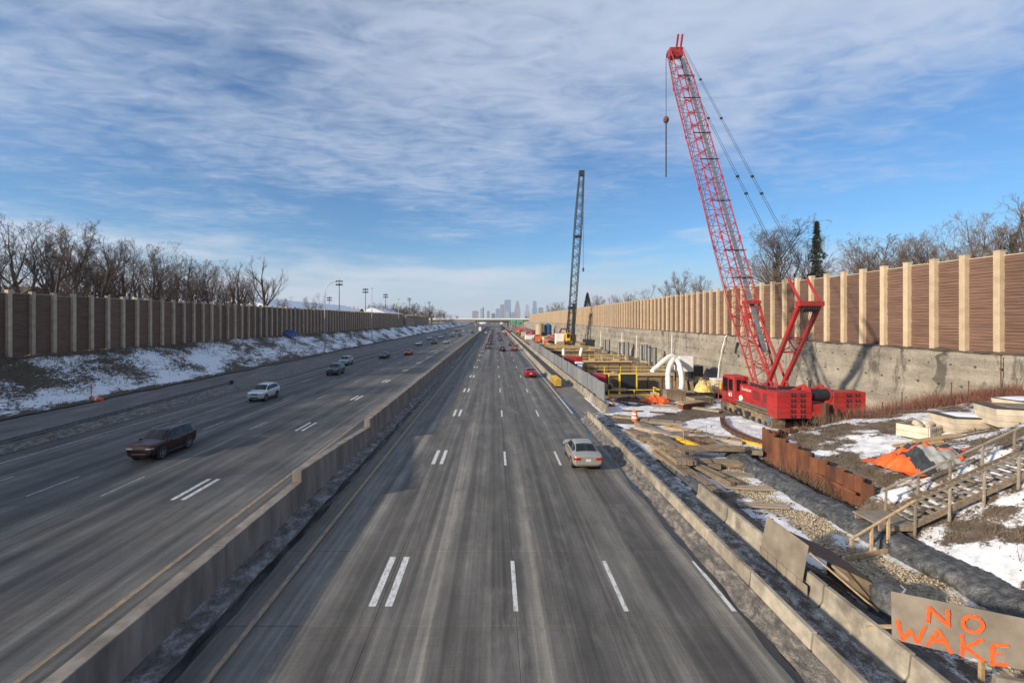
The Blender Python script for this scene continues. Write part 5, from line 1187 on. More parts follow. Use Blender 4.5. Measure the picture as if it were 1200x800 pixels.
b = MB(); b.bar((18.0,26.5,.75),(18.0,23.0,.7),.06,.14); bw(b, 'waler', M['rust'], sp1)
def berm(name, label, pts, r, mat, seed, n=30, fl=.62):
    P_ = [Vector(p) for p in pts]; fine = []
    for k in range((len(P_)-1)*34+1):
        t = k/34; i = min(int(t), len(P_)-2); f = t-i; q = [P_[max(0,min(len(P_)-1,i+d))] for d in (-1,0,1,2)]
        fine.append(.5*((2*q[1])+(q[2]-q[0])*f+(2*q[0]-5*q[1]+4*q[2]-q[3])*f*f+(3*q[1]-q[0]-3*q[2]+q[3])*f**3))
    rows = []
    for i, p in enumerate(fine):
        d = (fine[min(i+1,len(fine)-1)]-fine[max(i-1,0)]).normalized(); sx = Vector((d.y,-d.x,0)).normalized(); row = []
        for k in range(n+1):
            a = math.pi*(-.06+1.12*k/n); rr_ = r*(1+.24*fb(i*.05, k*.12, seed)+.16*abs(fb(i*.16+k*.10, k*.16, seed+3))-.10*abs(fb(i*.30-k*.2, k*.10, seed+7))+.05*fb(i*.7, k*.5, seed+9))
            row.append(p+sx*math.cos(a)*rr_+Vector((0,0,math.sin(a)*rr_*fl*1.35)))
        rows.append(row)
    b = MB(); b.grid(rows)
    return tag(b.build(name, mat, smooth=True), label, 'liner')
berm('plastic_covered_berm', 'long berm wrapped in crumpled black plastic curving past the sheet piles', [(17.6,31.6,0),(16.6,31.3,0),(16.1,29.8,0),(16.15,27,0),(16.2,24,0),(16.25,21,.05),(16.4,18.5,.05),(16.7,16,.05),(17.0,13.5,.05),(17.2,11,.05)], .72, M['liner'], 3)
berm('plastic_strip', 'black plastic strip tucked behind the barriers of the gravel track', [(11.15,30,0),(11.25,27,0),(11.35,24,0),(11.45,20,0),(11.5,16,0),(11.5,12,0),(11.5,8,0)], .40, M['liner'], 8)
cd = thing('covered_drum', 'drum wrapped in black plastic behind the NO WAKE board', 'drum', (12.55,14.5,0)); b = MB(); P_ = []
for i, (z, r_) in enumerate(((0,.68),(.2,.62),(.5,.58),(.8,.58),(.98,.5),(1.05,.3),(1.06,.02))):
    P_.append([(r_*(1+.10*fb(math.cos(2*math.pi*k/24)*2,math.sin(2*math.pi*k/24)*2,z*2))*math.cos(2*math.pi*k/24), r_*(1+.10*fb(math.cos(2*math.pi*k/24)*2,math.sin(2*math.pi*k/24)*2,z*2))*math.sin(2*math.pi*k/24), z+.03*fb(k*.5,i)) for k in range(25)])
b.grid(P_); b.build('plastic_wrap', M['liner'], cd, smooth=True); b = MB(); b.path([(.3,.2,1.0),(.1,-.3,1.08),(-.3,-.5,.9)], .03, 6); b.build('tie', M['tarpgrey'], cd)
# stairs up the bank
sx0, sz0, slope, n_st = 17.35, .95, .455, 17; yA, yB = 19.0, 20.3
stt = thing('wooden_stairs', 'weathered wooden stairs with handrails climbing the snowy bank', 'stairs', (sx0, 19.6, 0))
xe = sx0+n_st*.34
for y in (yA, yB): b = MB(); b.bar((sx0-.1,y,sz0-.05),(xe,y,sz0-.05+slope*(xe-sx0+.1)), .06, .24); bw(b, 'stringer', M['timber'], stt)
b = MB(); b.box((0,0,0),(.27,yB-yA-.08,.045)); me = b.mesh('tread', M['greywood'])
for k in range(n_st): ob('tread', me, stt, (.2+k*.34, .05, sz0+slope*(.2+k*.34)+.0), 0, .006)
b = MB(); b.bb(sx0-1.55, sx0+.05, yA-.05, yB+.05, sz0-.06, sz0); bw(b, 'landing', M['ply'], stt); b = MB(); b.bb(sx0-1.5, sx0, yA, yA+.07, sz0-.28, sz0-.062); b.bb(sx0-1.5, sx0, yB-.07, yB, sz0-.28, sz0-.062); bw(b, 'landing_joist', M['timber'], stt)
for y in (yA-.06, yB+.06):
    for k in range(5):
        x = sx0-.1+k*1.42; zz = sz0+slope*max(0,x-sx0); p = MB(); p.bar((x,y,zz-.45),(x+.04,y,zz+1.0), .075); bw(p, 'post', M['greywood'], stt, bevel=.008)
    p = MB(); p.bar((sx0-.25,y,sz0+.98-.1),(xe,y,sz0+1.02+slope*(xe-sx0)), .085, .045); bw(p, 'handrail', M['greywood'], stt)
# short lower flight down to the gravel
p = MB(); p.bar((sx0-.1,yA-.06,sz0+1.0),(sx0-3.4,yA-.9,.75), .09, .05); bw(p, 'handrail', M['lumber'], stt)
for t in (.42,.68,.98):
    x, y = lerp(sx0-.1,sx0-3.4,t), lerp(yA-.06,yA-.9,t); p = MB(); p.bar((x,y,0),(x,y,lerp(sz0+1.0,.75,t)), .085); bw(p, 'post', M['lumber'], stt)
p = MB(); p.bar((sx0-1.2,yA-.4,.12),(sx0-3.6,yA-1.0,.1), .08, .16); bw(p, 'kick_board', M['lumber'], stt)

# ---- boxes and lumber on the bank
def skip(label, x, y, dx, dy, dz, rz, snow):
    t = thing('wooden_skip', label, 'skip', (x,y,hgt(x,y)-.12), rz, 'skips on the bank')
    n = 3
    def ring(f, z): return [(-dx/2*f,-dy/2*f,z),(dx/2*f,-dy/2*f,z),(dx/2*f,dy/2*f,z),(-dx/2*f,dy/2*f,z)]
    for k in range(n):
        z0, z1 = dz*k/n+.006, dz*(k+1)/n-.006; f0, f1 = lerp(.88,1,k/n), lerp(.88,1,(k+1)/n); a, c_ = ring(f0,z0), ring(f1,z1)
        for i in range(4):
            j = (i+1)%4; cen = Vector((0,0,0)); vs_ = [Vector(a[i]),Vector(a[j]),Vector(c_[j]),Vector(c_[i])]; inn = [Vector((v.x*.94,v.y*.94,v.z)) for v in vs_]
            b = MB(); b.add(vs_+inn, [(0,1,2,3),(4,7,6,5),(0,4,5,1),(1,5,6,2),(2,6,7,3),(3,7,4,0)]); b.build('side_board', M['cream'], t)
    b = MB(); q = ring(1.03, dz); q2 = ring(1.03, dz+.06); b.add(q+q2, [(0,3,2,1),(4,5,6,7),(0,1,5,4),(1,2,6,5),(2,3,7,6),(3,0,4,7)]); b.build('dark_rim', M['tarpdark'], t)
    if snow: b = MB(); nn = 12; b.grid([[(dx*.44*(j/nn*2-1)+snow*.25, dy*.36*(i/nn*2-1), dz+.065+.09*max(0,1-((j/nn*2-1)**4+(i/nn*2-1)**4))) for j in range(nn+1)] for i in range(nn+1)]); b.build('snow_cover', M['snowroof'], t, smooth=True)
    else: b = MB(); b.box((.1*dx,0,dz+.075),(dx*.7,dy*.7,.03)); b.build('cover_sheet', M['ply'], t)
    return t
skip('cream wooden skip with a snow covered top on the bank', 27.4, 26.9, 2.5, 1.9, .95, -.15, 1); skip('cream wooden skip covered by a bare board, nearest the stairs', 28.3, 25.2, 2.4, 2.0, 1.0, -.35, 0); skip('dark skip at the right edge below the wall', 31.9, 27.6, 2.6, 1.8, 1.0, .1, -1)
cb_ = thing('supply_crate', 'cream open crate of sacks with black lettering on the bank', 'crate', (25.3,27.4,hgt(25.3,27.4)), .5)
for sx, sy, lx, ly in ((0,-.75,2.1,.07),(0,.75,2.1,.07),(-1.05,0,.07,1.42),(1.05,0,.07,1.42)):
    for k in range(2): b = MB(); b.box((sx,sy,.2+k*.36),(lx,ly,.35)); b.build('side_board', M['cream'], cb_, bevel=.01)
b = MB(); b.bb(-1.0,1.0,-.7,.7,.0,.55); b.build('base', M['greywood'], cb_)
for k, (x, y) in enumerate(((-.6,-.2),(0,.1),(.55,-.25),(-.1,-.4),(.45,.35))):
    b = MB(); b.path([(x-.3,y,.62),(x-.15,y,.66),(x+.15,y,.68),(x+.3,y,.62)], [.06,.17,.17,.06], 10); b.build('sack', M['cream'], cb_, smooth=True)
b = MB()
for k in range(6):
    x = -.75+k*.26; b.box((x,-.79,.52),(.035,.008,.17)); b.box((x+.1,-.79,.52),(.03,.008,.17)); b.box((x+.05,-.79,.44+(k%3)*.08),(.12,.008,.03))
kind(b.build('black_lettering', M['trim'], cb_), 'stuff')
ls = thing('lumber_stack', 'stack of long tan boards between the tarpaulins and the skips', 'lumber stack', (23.7,25.1,hgt(23.7,25.1)+.05), .03)
rr = random.Random(8)
for k, (y, z, L_, dx) in enumerate(((-.35,0,3.4,0),(-.1,0,3.6,.1),(.15,0,3.2,-.1),(.4,0,3.6,.1),(-.2,.13,2.2,-.6),(.08,.13,3.0,.3),(.3,.13,2.4,.6),(-.05,.26,2.6,.4))):
    b = MB(); b.box((dx,y,z+.06),(L_,.23,.115)); o = b.build('board', M['lumber'], ls, rz=rr.uniform(-.04,.04), bevel=.01); o.rotation_euler.y = -.13
# thin posts with red-brown brush along the top of the bank
for i, (px, py, h_) in enumerate(((1057,485,1.6),(1097,478,1.3),(1115,472,1.7),(1135,474,1.6),(1173,466,3.0),(1034,487,1.2))):
    Y_ = 33.5-.9*i*.4; x = PX(px, Y_); b = MB(); b.tube((0,0,-.2),(0,0,h_), .035, n=6); o = tag(b.build('fence_post', M['rail_rust'], loc=(x, Y_, hgt(x,Y_))), f"thin rusty fence post in the red brush, {('second','third','fourth','fifth','tallest','first')[i]}{'' if i == 4 else ' from the left'}", 'post', 'rusty posts in the brush')
    b = MB(); b.box((0,0,h_),(.09,.09,.03)); b.build('cap', M['rail_rust'], o)

# ---- plywood sheets and the NO WAKE board
A_, B_ = Vector((10.62,12.32,.86)), Vector((12.86,11.36,.80)); un = (B_-A_).normalized(); vn = Vector((.02,.05,1)).normalized(); nn_ = un.cross(vn).normalized()
if nn_.y > 0: nn_ = -nn_
sg = thing('plywood_sign', 'plywood board with orange spray painted NO WAKE on the barrier', 'sign', tuple(A_))
Lb, Hb, th = 2.75, 1.24, .018
c4 = [A_, A_+un*Lb, A_+un*Lb+vn*Hb, A_+vn*Hb]; b = MB(); b.add([p for p in c4]+[p-nn_*th for p in c4], [(0,1,2,3),(7,6,5,4),(0,4,5,1),(1,5,6,2),(2,6,7,3),(3,7,4,0)]); bw(b, 'plywood_sheet', M['ply'], sg)
def onb(zx, zy):
    px, py = 1000+zx/5, 640+zy/5; k = (px-580)/540; o = A_; t = (o.y*k-o.x)/(un.x-un.y*k); Y_ = o.y+un.y*t; return Vector((o.x+un.x*t, Y_, PZ(py, Y_)))+nn_*.004
def letter(nm, strokes):
    b = MB(); rr = random.Random(len(nm)+int(strokes[0][0][0]))
    for s_ in strokes:
        for p, q in zip(s_, s_[1:]):
            P, Q = onb(*p), onb(*q); d = (Q-P).normalized(); sd_ = d.cross(nn_).normalized(); e = d*.022; n = max(2, int((Q-P).length/.05)); L_, R__ = [], []
            for k in range(n+1):
                c_ = (P-e).lerp(Q+e, k/n)+sd_*rr.gauss(0,.005); w0 = .041*rr.uniform(.78,1.2)*(.8 if k in (0,n) else 1); L_.append(c_+sd_*w0); R__.append(c_-sd_*w0)
            off = nn_*rr.uniform(0,.0015); b.grid([[v+off for v in L_],[v+off for v in R__]])
    o = bw(b, nm, M['spray'], sg); sm2 = o.modifiers.new('solid','SOLIDIFY'); sm2.thickness = .002
    return o
letter('letter_n', [[(438,442),(443,355),(556,466),(552,372)]])
letter('letter_o', [[(700+60*math.cos(a),455+47*math.sin(a)+8*math.cos(a)) for a in [2*math.pi*k/14 for k in range(15)]]])
letter('letter_w', [[(255,432),(288,545),(332,488),(376,560),(420,468)]])
letter('letter_a', [[(430,578),(498,488),(572,622)],[(455,552),(545,548)]])
letter('letter_k', [[(636,515),(641,638)],[(755,545),(650,590)],[(650,586),(760,665)]])
letter('letter_e', [[(816,570),(811,692)],[(816,574),(905,582)],[(815,628),(865,632)],[(811,688),(900,692)]])
b = MB(); b.bar((10.4,12.9,.80),(11.4,12.55,1.05), .09, .06); bw(b, 'prop_stick', M['lumber'], sg); b = MB(); b.bar((12.4,11.75,0),(12.42,11.75,1.9), .09); bw(b, 'stake', M['lumber'], sg)
barrier(J3, 13.4, 10.6, R(72), 'concrete barrier turned across the track below the NO WAKE board', 'barriers along the gravel track', .02)
pw = thing('plywood_screen', 'grey plywood sheet standing on the barriers before the stairs', 'plywood', (10.42, 15.4, 0)); b = MB(); b.add([(10.30,15.45,.62),(10.30,17.85,.62),(10.48,17.75,1.84),(10.48,15.4,1.84),(10.32,15.45,.62),(10.32,17.85,.62),(10.50,17.75,1.84),(10.50,15.4,1.84)], [(0,1,2,3),(7,6,5,4),(0,4,5,1),(1,5,6,2),(2,6,7,3),(3,7,4,0)]); bw(b, 'sheet', M['ply'], pw)
for k in range(5): y = 15.2+k*.55; b = MB(); b.bb(10.30,10.325,y+.02,y+.53,.16,.60); bw(b, 'facing_board', M['ply'], pw)
b = MB(); b.bar((10.55,15.5,1.6),(11.9,14.3,.35), .07, .05); bw(b, 'brace', M['lumber'], pw)
ds = thing('dark_cover', 'dark sheet sloping down behind the plywood sheet', 'cover', (11.3,16.4,0)); b = MB(); b.add([(10.55,15.45,1.60),(10.55,17.75,1.60),(12.3,16.9,.95),(12.2,14.7,.95),(10.55,15.45,1.57),(10.55,17.75,1.57),(12.3,16.9,.92),(12.2,14.7,.92)], [(0,1,2,3),(7,6,5,4),(0,4,5,1),(1,5,6,2),(2,6,7,3),(3,7,4,0)]); bw(b, 'sheet', M['darksteel'], ds); b = MB(); b.bb(12.1,12.2,14.8,16.8,.1,.92); bw(b, 'support', M['timber'], ds)
gp = thing('marker_post', 'grey marker post with a pink band lying by the plastic drum', 'post', (12.2,15.9,.25)); b = MB(); b.bar((12.0,16.5,.75),(12.5,15.2,.22), .34, .10); bw(b, 'post', M['greywood'], gp, bevel=.02); b = MB(); b.bar((12.42,15.42,.30),(12.47,15.28,.25), .36, .12); bw(b, 'pink_band', M['spray'], gp); b = MB(); b.bar((12.48,15.2,.24),(12.56,15.0,.16), .42, .16); bw(b, 'foot', M['rail_rust'], gp)

# ================================================================== LEFT SIDE: MARKERS, POLES
mk = thing('drain_marker', 'thin orange marker stake on the left snowy bank', 'marker', (-46.6,53.2,.6)); b = MB(); b.box((0,0,.8),(.10,.05,1.6)); b.build('stake', M['orange'], mk); b = MB(); b.box((0,0,1.55),(.13,.06,.16)); b.build('reflector', M['white'], mk)
br = thing('fallen_barrel', 'orange barrel fallen on its side at the foot of the left bank', 'barrel', (-45.0,52.0,.35)); b = MB(); b.path([(-.5,0,0),(.5,.2,0)], [.34,.27], 16); b.build('shell', M['orange'], br); b = MB(); b.path([(-.56,-.02,0),(-.5,0,0)], [.42,.42], 16); b.build('rubber_base', M['black'], br); b = MB(); b.path([(-.1,.08,0),(.1,.12,0)], [.32,.31], 16); b.build('white_stripe', M['white'], br)
heap('blue_tarp', 'blue tarpaulin bundle at the foot of the left noise wall', 'tarpaulin', (-52.6,118,5.0), 2.2, 1.5, 1.5, 6, M['blue'], 1.2)
def lamp_post(label, x, y, z, h_, arm):
    t = thing('street_lamp', label, 'street lamp', (x,y,z), 0, 'lamps along the left bank'); b = MB(); b.tube((0,0,0),(0,0,h_-3 if arm else h_), .16, .10, 10); b.build('pole', M['galv'], t, smooth=40)
    b = MB(); b.tube((0,0,-.3),(0,0,.25), .3, n=12); b.build('base', M['concrete'], t)
    if arm:
        b = MB(); pts = [(0,0,h_-3)]+[(3.6*(1-math.cos(a)), 0, h_-3+3*math.sin(a)) for a in [math.pi/2*k/8 for k in range(1,9)]]; b.path(pts, .09, 8); b.build('arm', M['galv'], t, smooth=40); b = MB(); b.box((4.1,0,h_-.02),(1.1,.4,.2)); hd_ = b.build('lamp_head', M['galv'], t, bevel=.05); b = MB(); b.box((4.2,0,h_-.14),(.6,.3,.06)); b.build('lens', M['lamp'], hd_)
    else: b = MB(); b.box((.0,0,h_+.1),(.9,.35,.22)); b.build('lamp_head', M['galv'], t, bevel=.05)
lamp_post('tall lamp post with a curved arm on the left bank', -46.5, 126, .3, 19.4, True); lamp_post('straight tall pole right of the curved lamp, left bank', -48.6, 182, 2.0, 19.5, False); lamp_post('straight pole farther along the left bank', -47.0, 225, .6, 18.6, False)
lamp_post('distant pole on the left bank before the bridge', -50, 330, 2, 19, False); lamp_post('most distant pole on the left bank', -52, 440, 2, 19, False); lamp_post('pole behind the right noise wall in the distance', 44, 330, 7, 14, False)
def flood(label, x, y, h_):
    t = thing('floodlight_pole', label, 'floodlight', (x,y,5), 0, 'sports field floodlights'); b = MB(); b.tube((0,0,0),(0,0,h_), .25, .15, 8); b.build('pole', M['darksteel'], t)
    for k in range(2): b = MB(); b.box((0,0,h_-.8-k*1.6),(3.4,.25,.2)); b.build('cross_arm', M['darksteel'], t)
    for k in range(2):
        for q in (-1.3,-.45,.45,1.3): b = MB(); b.tube((q,0,h_-.6-k*1.6),(q+.1,-.5,h_-1.0-k*1.6), .28, .4, 8); b.build('lamp', M['darksteel'], t)
flood('tall floodlight pole just behind the curved lamp', -75, 222, 23.5); flood('second floodlight pole, over the snowy roof', -75, 267, 22.5); flood('third floodlight pole, near the end of the snowy roofs', -75, 316, 22); flood('small floodlight pole far behind the left noise wall', -110, 306, 19.5); flood('fourth floodlight pole amid the brown trees', -78, 420, 24); flood('farthest floodlight pole before the bridge', -80, 560, 26)
def house(label, x, y, z, dx, dy, hw, hr, roof, rz=0, snow=False, wins=3):
    t = thing('building', label, 'building', (x,y,z), rz); b = MB(); b.bb(-dx/2,dx/2,-dy/2,dy/2,0,hw); b.build('wall', M['brick'], t)
    b = MB(); b.prism([(-dx/2-.6,hw),(dx/2+.6,hw),(dx/2+.6,hw+.25),(0,hw+hr),(-dx/2-.6,hw+.25)], -dy/2-.5, dy/2+.5); b.build('roof', M[roof], t)
    for k in range(wins):
        yy = lerp(-dy/2, dy/2, (k+.5)/wins); b = MB(); b.bb(dx/2+.002,dx/2+.06,yy-.7,yy+.7,hw*.35,hw*.75); w_ = b.build('window', M['glass'], t); b = MB(); b.bb(dx/2+.06,dx/2+.1,yy-.8,yy+.8,hw*.35-.12,hw*.35); b.build('sill', M['white'], w_)
        b = MB(); xx = lerp(-dx/2, dx/2, (k+.5)/wins); b.bb(xx-.6,xx+.6,-dy/2-.06,-dy/2-.002,hw*.35,hw*.75); b.build('window', M['glass'], t)
    return t
house('long field house with a snow covered roof behind the left wall', -84, 205, 5, 34, 105, 5.5, 6.5, 'snowroof', 0, wins=8); house('smaller hall with a snow covered roof beyond the field house', -74, 300, 5, 26, 46, 6, 5.5, 'snowroof', wins=5)
house('brown roofed house at the far left behind the noise wall', -71, 66, 5, 12, 10, 5.5, 3.6, 'roofbrown', R(90)); house('dark roofed house half hidden by the left trees', -80, 84, 5, 11, 10, 6, 3.6, 'roofbrown')
house('low grey building beyond the end of the left noise wall', -66, 318, 5, 16, 30, 6, 2.5, 'roofbrown')

# ================================================================== FAR END: BRIDGE, SIGN, SKYLINE
bg_ = thing('overpass', 'distant pale concrete overpass crossing the road below the skyline', 'bridge', (0,560,0))
b = MB(); b.bb(-80,62,556,572,7.6,9.0); bw(b, 'deck', M['concrete'], bg_)
b = MB(); b.bb(-80,62,555.4,555.9,9.0,10.6); bw(b, 'parapet', M['white'], bg_); b = MB(); b.bb(-80,62,572,572.5,9.0,10.6); bw(b, 'parapet', M['white'], bg_)
for x0, x1 in ((-22,13),(-52,-24)): b = MB(); b.bb(x0,x1,555.7,571.5,6.0,7.59); bw(b, 'girder', M['darksteel'] if x0 == -22 else M['concrete'], bg_)
for x in (-53,-23,14): b = MB(); b.bb(x-.9,x+.9,557,571,0,7.59); bw(b, 'pier', M['concrete'], bg_)
for x0, x1 in ((14.9,62),(-80,-53.9)): b = MB(); b.bb(x0,x1,558,570,0,7.59); bw(b, 'abutment', M['concrete'], bg_)
b = MB(); 
for k in range(48): b.bb(-79+k*3,-78.9+k*3,555.6,555.7,10.6,12.0)
b.bb(-80,62,555.6,555.7,11.9,12.0); kind(bw(b, 'fence', M['galv'], bg_), 'stuff')
gs = thing('road_sign', 'green overhead road sign beside the right lanes in the distance', 'sign', (16,352,0)); b = MB(); b.bb(11.2,21.0,352,352.15,5.0,8.9); bd_ = bw(b, 'panel', M['signgreen'], gs)
b = MB(); b.bb(11.25,20.95,351.9,351.95,8.72,8.80); b.bb(11.25,20.95,351.9,351.95,5.1,5.18); b.bb(11.25,11.33,351.9,351.95,5.18,8.72); b.bb(20.87,20.95,351.9,351.95,5.18,8.72); b.build('white_border', M['white'], bd_)
b = MB(); rr = random.Random(2)
for z, n in ((7.5,9),(6.0,7)):
    for k in range(n): x = 12.2+k*.95; b.bb(x,x+.5*rr.uniform(.6,1),351.9,351.96,z,z+.7*rr.uniform(.7,1)) if k != 4 else None
kind(b.build('white_lettering', M['white'], bd_), 'stuff')
for x in (12.5,19.8): b = MB(); b.bb(x-.2,x+.2,352.3,352.7,0,8.8); bw(b, 'post', M['galv'], gs)
ms_ = boxthing('message_board', 'small white message board standing on the median far away', 'sign', -9.75, 300, 1.8, 1.6, .5, 2.6, 'white')
def tower_mat(name, c, c2, s_):
    N = NT(name); br_ = N.n('ShaderNodeTexBrick'); br_.inputs['Scale'].default_value = 1; br_.inputs['Brick Width'].default_value = s_; br_.inputs['Row Height'].default_value = 4.0; br_.inputs['Mortar Size'].default_value = .5
    br_.inputs['Color1'].default_value = (*c2,1); br_.inputs['Color2'].default_value = (*[v*1.2 for v in c2],1); br_.inputs['Mortar'].default_value = (*c,1); sp = N.n('ShaderNodeSeparateXYZ'); N.l(N.pos, sp.inputs[0]); cm = N.n('ShaderNodeCombineXYZ'); N.l(N.math('ADD', sp.outputs[0], sp.outputs[1]), cm.inputs[0]); N.l(sp.outputs[2], cm.inputs[1]); N.l(cm.outputs[0], br_.inputs['Vector'])
    return N.fin(br_.outputs['Color'], .35)
TM = {'glass': tower_mat('tower_blue_glass', (.22,.27,.33), (.10,.17,.28), 6), 'stone': tower_mat('tower_stone', (.42,.37,.32), (.12,.13,.15), 5), 'pink': tower_mat('tower_pink_stone', (.34,.26,.23), (.11,.11,.13), 5), 'dark': tower_mat('tower_dark_glass', (.06,.07,.09), (.03,.05,.08), 6), 'pale': tower_mat('tower_pale', (.5,.5,.5), (.16,.2,.25), 6)}
YS = 6000
def tower(label, p0, p1, ytop, mt, steps=(), dpt=50):
    x0, x1 = PX(p0, YS), PX(p1, YS); zt = PZ(ytop, YS); t = thing('tower', label, 'skyscraper', ((x0+x1)/2, YS, 6), 0, 'downtown towers')
    w_ = x1-x0; lv = [(1.0, zt)] if not steps else steps
    z0 = 0; prev = 0
    for f, fr_ in ([(1.0,1.0)] if not steps else steps):
        b = MB(); zz = zt*fr_-6; b.bb(-w_/2*f, w_/2*f, -dpt/2*f, dpt/2*f, prev, zz); b.build('shaft' if prev == 0 else 'setback', TM[mt], t); prev = zz
    b = MB(); b.bb(-w_*.2, w_*.2, -8, 8, prev, prev+5); b.build('plant_room', TM['dark'], t)
    return t
tower('low greyish block at the left end of the skyline', 553.5,560.6,364.5,'pink'); tower('slim pale tower left of the dark one', 562.8,565.2,362,'pale'); tower('slim dark tower standing beside the slim pale one', 565.5,567.2,360,'dark'); tower('small pinkish tower right of the dark slim one', 570.6,574,364.5,'pink')
tower('lowest block near the middle of the skyline', 576,580.6,367.3,'dark'); tower('broad blue glass block left of the brown tower', 581,586,362,'glass'); tower('brown stone tower touching the tall glass tower', 586.2,590.8,357,'pink'); tower('tallest broad blue glass tower of the skyline', 591,598.8,351.5,'glass')
tower('stepped stone tower tapering to its top', 603,609.7,353,'stone',((1,.55),(.85,.75),(.65,.92),(.4,1))); tower('tower with a narrow pale top right of the stepped one', 615,620.5,357.5,'pale',((1,.6),(.7,1))); tower('tall pale tower with a darker crown at the right', 624,629,353,'glass',((1.1,.6),(.9,.93),(.7,1))); tower('low block at the right end of the skyline', 631,636.5,360.5,'pink'); tower('low pale block at the foot of the tall glass tower', 592,597,364.5,'pale',(),90)
tower('small block between the brown tower and the low dark block', 599.5,603.5,366,'stone')

# ================================================================== TREES
def tree_meshes(seed, hh, spread=1.0, multi=1, dens=1.0, lean=0, up=.35):
    rr = random.Random(seed); tr = MB(); tw = MB()
    def rv(s_): return Vector((rr.gauss(0,s_), rr.gauss(0,s_), rr.gauss(0,s_)))
    NB = [0, 7, 6, 5, 4, 4]
    def branch(p, d, L, r, lv):
        n = 4 if lv < 2 else (3 if lv < 4 else 2); pts = [p]; dirs = [d]
        for i in range(n):
            d = (d+rv(.10 if lv else .06)+Vector((0,0,(up*.30 if lv < 3 else .02) if lv else .1))).normalized(); p = p+d*(L/n); pts.append(p); dirs.append(d)
        tip = .45 if lv == 0 else .25
        (tr if lv < 2 else tw).path(pts, [lerp(r, r*tip, i/n) for i in range(n+1)], 7 if lv == 0 else 5 if lv == 1 else 3, False)
        if lv >= 5: return
        k = max(2, int(NB[lv+1]*dens*rr.uniform(.8,1.2)))
        for c in range(k):
            t = rr.uniform(.30 if lv == 0 else .18, 1.0); i = min(n-1, int(t*n)); q = pts[i].lerp(pts[i+1], t*n-i); bd_ = dirs[i+1]
            side = bd_.cross(rv(1)).normalized(); ang = rr.uniform(.40,.85)*spread if lv else rr.uniform(.45,.85)*spread
            nd = (bd_*math.cos(ang)+side*math.sin(ang)).normalized(); nd = (nd+Vector((0,0,.18))).normalized()
            branch(q, nd, L*rr.uniform(.42,.68)*(1.15-.45*t), max(.0075 if lv >= 3 else .012, r*lerp(.58,.30,t)*rr.uniform(.8,1)), lv+1)
    for m in range(multi):
        a = rr.uniform(0,6.28); d = Vector((math.cos(a)*.28*(multi>1)+lean, math.sin(a)*.28*(multi>1), 1)).normalized()
        branch(Vector((math.cos(a)*.3*(multi>1), math.sin(a)*.3*(multi>1), -.4)), d, hh*.62*rr.uniform(.85,1), hh*.021/math.sqrt(multi)*1.2, 0)
    zmax = max(v[2] for v in tw.v); k = hh/zmax
    for q in (tr, tw): q.v = [(x*k, y*k, z*k) for x, y, z in q.v]
    return tr.mesh('trunk', M['bark']), tw.mesh('crown', M['twig'])
TREES = [tree_meshes(1, 14, 1.05, 3), tree_meshes(2, 15, .9, 1), tree_meshes(7, 13, 1.0, 2), tree_meshes(12, 15, 1.15, 1, .95, 0, .2), tree_meshes(21, 11, .75, 4, .8), tree_meshes(40, 15, 1.3, 3, 1.05, 0, .3)]
def tree(kind_, label, x, y, z, hh, group=None, rz=None, wide=1.0):
    t = thing('bare_tree', label, 'tree', (x,y,z), rnd.uniform(0,6.28) if rz is None else rz, group); base = [14,15,13,15,11,15][kind_]; s_ = hh/base; t.scale = (s_*wide, s_*wide, s_)
    ob('trunk', TREES[kind_][0], t); ob('crown', TREES[kind_][1], t); return t
def at_px(px, X, ytop, zb):
    """a tree standing at lateral X whose top shows at (px, ytop): its distance and height"""
    Y = 540*X/(px-580); return X, Y, zb, PZ(ytop, Y)-zb
GL = 'bare trees behind the left noise wall'
lab = ['large spreading bare tree at the far left edge behind the wall','big multi-stemmed bare tree over the brown roof at far left','third bare tree from the left edge, dense crown','leaning bare tree behind the left wall, fourth from the left','tall vase-shaped bare tree, the highest of the middle left group','fan-shaped bare tree right of the vase-shaped one','low bushy bare tree filling the gap in the middle left trees','round bare tree right of the gap, left wall','bare tree with thin upright stems near the end of the left group','small bare tree at the end of the left group','low twiggy bare tree next to the dome-shaped one']
spec_l = [(8,-60,252,0,1.1),(52,-58,250,0,1.15),(88,-61,262,2,1.1),(118,-59,275,1,1.0),(150,-60,272,2,1.0),(176,-58,276,0,1.0),(206,-61,302,4,1.1),(240,-58,300,0,.95),(262,-60,300,2,1.0),(280,-59,306,1,.9),(226,-64,300,1,1.0)]
for (px, X, yt, k, wd), lb in zip(spec_l, lab): tree(k, lb, *at_px(px, X, yt, 5.2), GL, None, wd)
for i, (px, X, yt) in enumerate(((24,-70,275),(70,-72,282),(104,-75,290),(134,-70,288),(164,-74,292),(196,-70,305),(215,-75,308),(250,-72,312),(272,-74,314),(292,-76,320))): tree(fr.choice((0,2,4)), 'bare tree in the second row behind the left noise wall', *at_px(px, X, yt, 5.2), 'second row of left trees', None, 1.15)
tree(1, 'dome-shaped single bare tree standing apart left of the curved lamp', *at_px(311, -60, 299, 5.2), GL, .5, .85); tree(4, 'small pale bare tree between the dome-shaped tree and the lamp', *at_px(369, -66, 342, 5.2), GL); tree(0, 'low wide bare tree behind the dome-shaped one', *at_px(332, -75, 346, 5.2), GL)
for i in range(46):
    Y = rnd.uniform(300, 760); tree(rnd.choice((0,2,4,2)), 'brown bare tree in the treeline far left of the bridge', rnd.uniform(-118,-62)-.05*Y*0, Y, 5, rnd.uniform(12,19), 'far left treeline', None, 1.3)
GR = 'bare trees behind the right noise wall'
